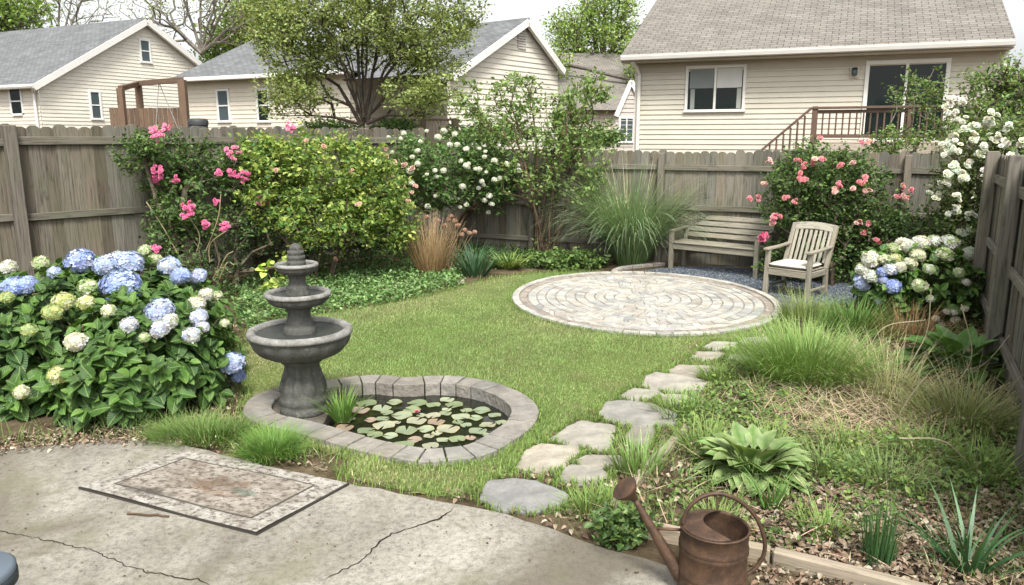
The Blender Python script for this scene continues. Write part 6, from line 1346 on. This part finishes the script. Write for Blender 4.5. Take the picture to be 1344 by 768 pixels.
simple_tree('light green rounded tree behind the gap left of the hip roof', 300, 40, [Lobe(300, 55, 32, 32, 40, 2), Lobe(325, 30, 35, 35, 41, 2), Lobe(280, 80, 25, 25, 40, 1.5)], 420, lg, size=.2, per=12)
simple_tree('pale spring green tree behind the gap between the houses', 790, 46, [Lobe(775, 25, 40, 30, 46, 2.5), Lobe(810, 50, 38, 32, 46, 2.5), Lobe(755, 65, 30, 28, 46, 2), Lobe(820, 15, 22, 22, 46, 2), Lobe(740, 40, 30, 26, 46, 2), Lobe(795, -10, 40, 26, 46, 2)], 800, lg+[(.26, .34, .10)], size=.17, sprd=.45, per=11)
simple_tree('yellow green tree peeking beside the brown roof of the distant house', 845, 42, [Lobe(838, 70, 18, 45, 42, 1.5), Lobe(728, 80, 22, 22, 42, 1.5)], 160, lg, size=.17)
simple_tree('green tree behind the right fence near the house corner', 1330, 15, [Lobe(1325, 115, 45, 38, 14.5, .9), Lobe(1290, 150, 40, 30, 14.2, .8), Lobe(1350, 160, 40, 40, 14.2, .8)], 420, mg+[(.16, .21, .06)], per=11, size=.075, sprd=.13)
# shrub in front of the deck, outside the back fence
oL = [Lobe(1190, 185, 60, 22, 13.4, .5), Lobe(1190, 125, 22, 35, 13.4, .3), Lobe(1225, 125, 22, 38, 13.4, .3), Lobe(1250, 170, 35, 30, 13.4, .4), Lobe(1275, 120, 16, 42, 13.4, .3), Lobe(1160, 185, 26, 20, 13.4, .3)]
b0 = A([*at(1215, 200, 13.4)[:2], 0.])
rt, P_, D_ = bush('shrub', 'loose light green shrub outside the back fence in front of the deck', 'shrub', oL, 330, 9, .08, .055, L_OVAL, mg+[(.16, .22, .06)], base=b0, nroot=6, shell=.1, fill=.3, rootup=1.6, stemc=(.25, .22, .17))
for (x, y) in ((1250,130),(1242,145),(1259,135),(1262,158),(1250,152)): cluster(rt, at(x, y, 13.1), .09, 6, .05, (.68, .66, .60))
# dark hedge masses beyond fence at the foot of the houses
hedge = thing('hedge', A([*at(470, 170, 20.)[:2], 0]), 'low mixed hedge behind the back fence under the big tree', 'hedge'); mb = MB()
for (x, y, rx, ry, Y2) in ((430, 170, 45, 16, 19.5), (520, 168, 30, 10, 18.), (640, 175, 60, 14, 17.5), (780, 180, 40, 14, 17.)):
    l = Lobe(x, y, rx, ry, Y2, .7); P = l.sample(260, .2); leaves_at(mb, P, nrm(P-l.c), 9, .14, .08, L_OVAL, mg+dg)
mb.build('foliage', m_leaf, hedge); mb = MB()
for (x, Y2) in ((430, 19.5), (520, 18.), (640, 17.5), (780, 17.)):
    q = at(x, 175, Y2); tube(mb, [(q[0], q[1], 0), q], .04, 6, (.12, .1, .08))
mb.build('stems', m_bark, hedge)
# far tree belt that closes the horizon behind the houses
tb_ = thing('far_trees', (0, 60, 0), None, None); bpy.data.objects.remove(tb_)
mb = MB()
P = []
for i in range(300):
    a = rng.uniform(-1.0, 1.0); Y2 = rng.uniform(58, 70); x = a*Y2; h_ = rng.uniform(3, 6.0)*(1+.15*math.sin(a*9)); q = A([x, Y2, h_*.55])+rdir(16)*A([2.6, 2., h_*.5]); P.append(q)
P = np.concatenate(P); P = P[P[:, 2] > .2]; leaves_at(mb, P, nrm(rdir(len(P))), 6, .6, .4, L_DIA, [(.14, .18, .07), (.10, .14, .05), (.19, .23, .09)]); tag(mb.build('far_woods', m_leaf), 'hazy green far wood behind the houses', 'woods', kind='stuff')
for o in bpy.data.objects:
    if '_o' in o: del o['_o']
print('tris', sum(len(o.data.polygons) for o in bpy.data.objects if o.type == 'MESH'), 'objects', len(bpy.data.objects))
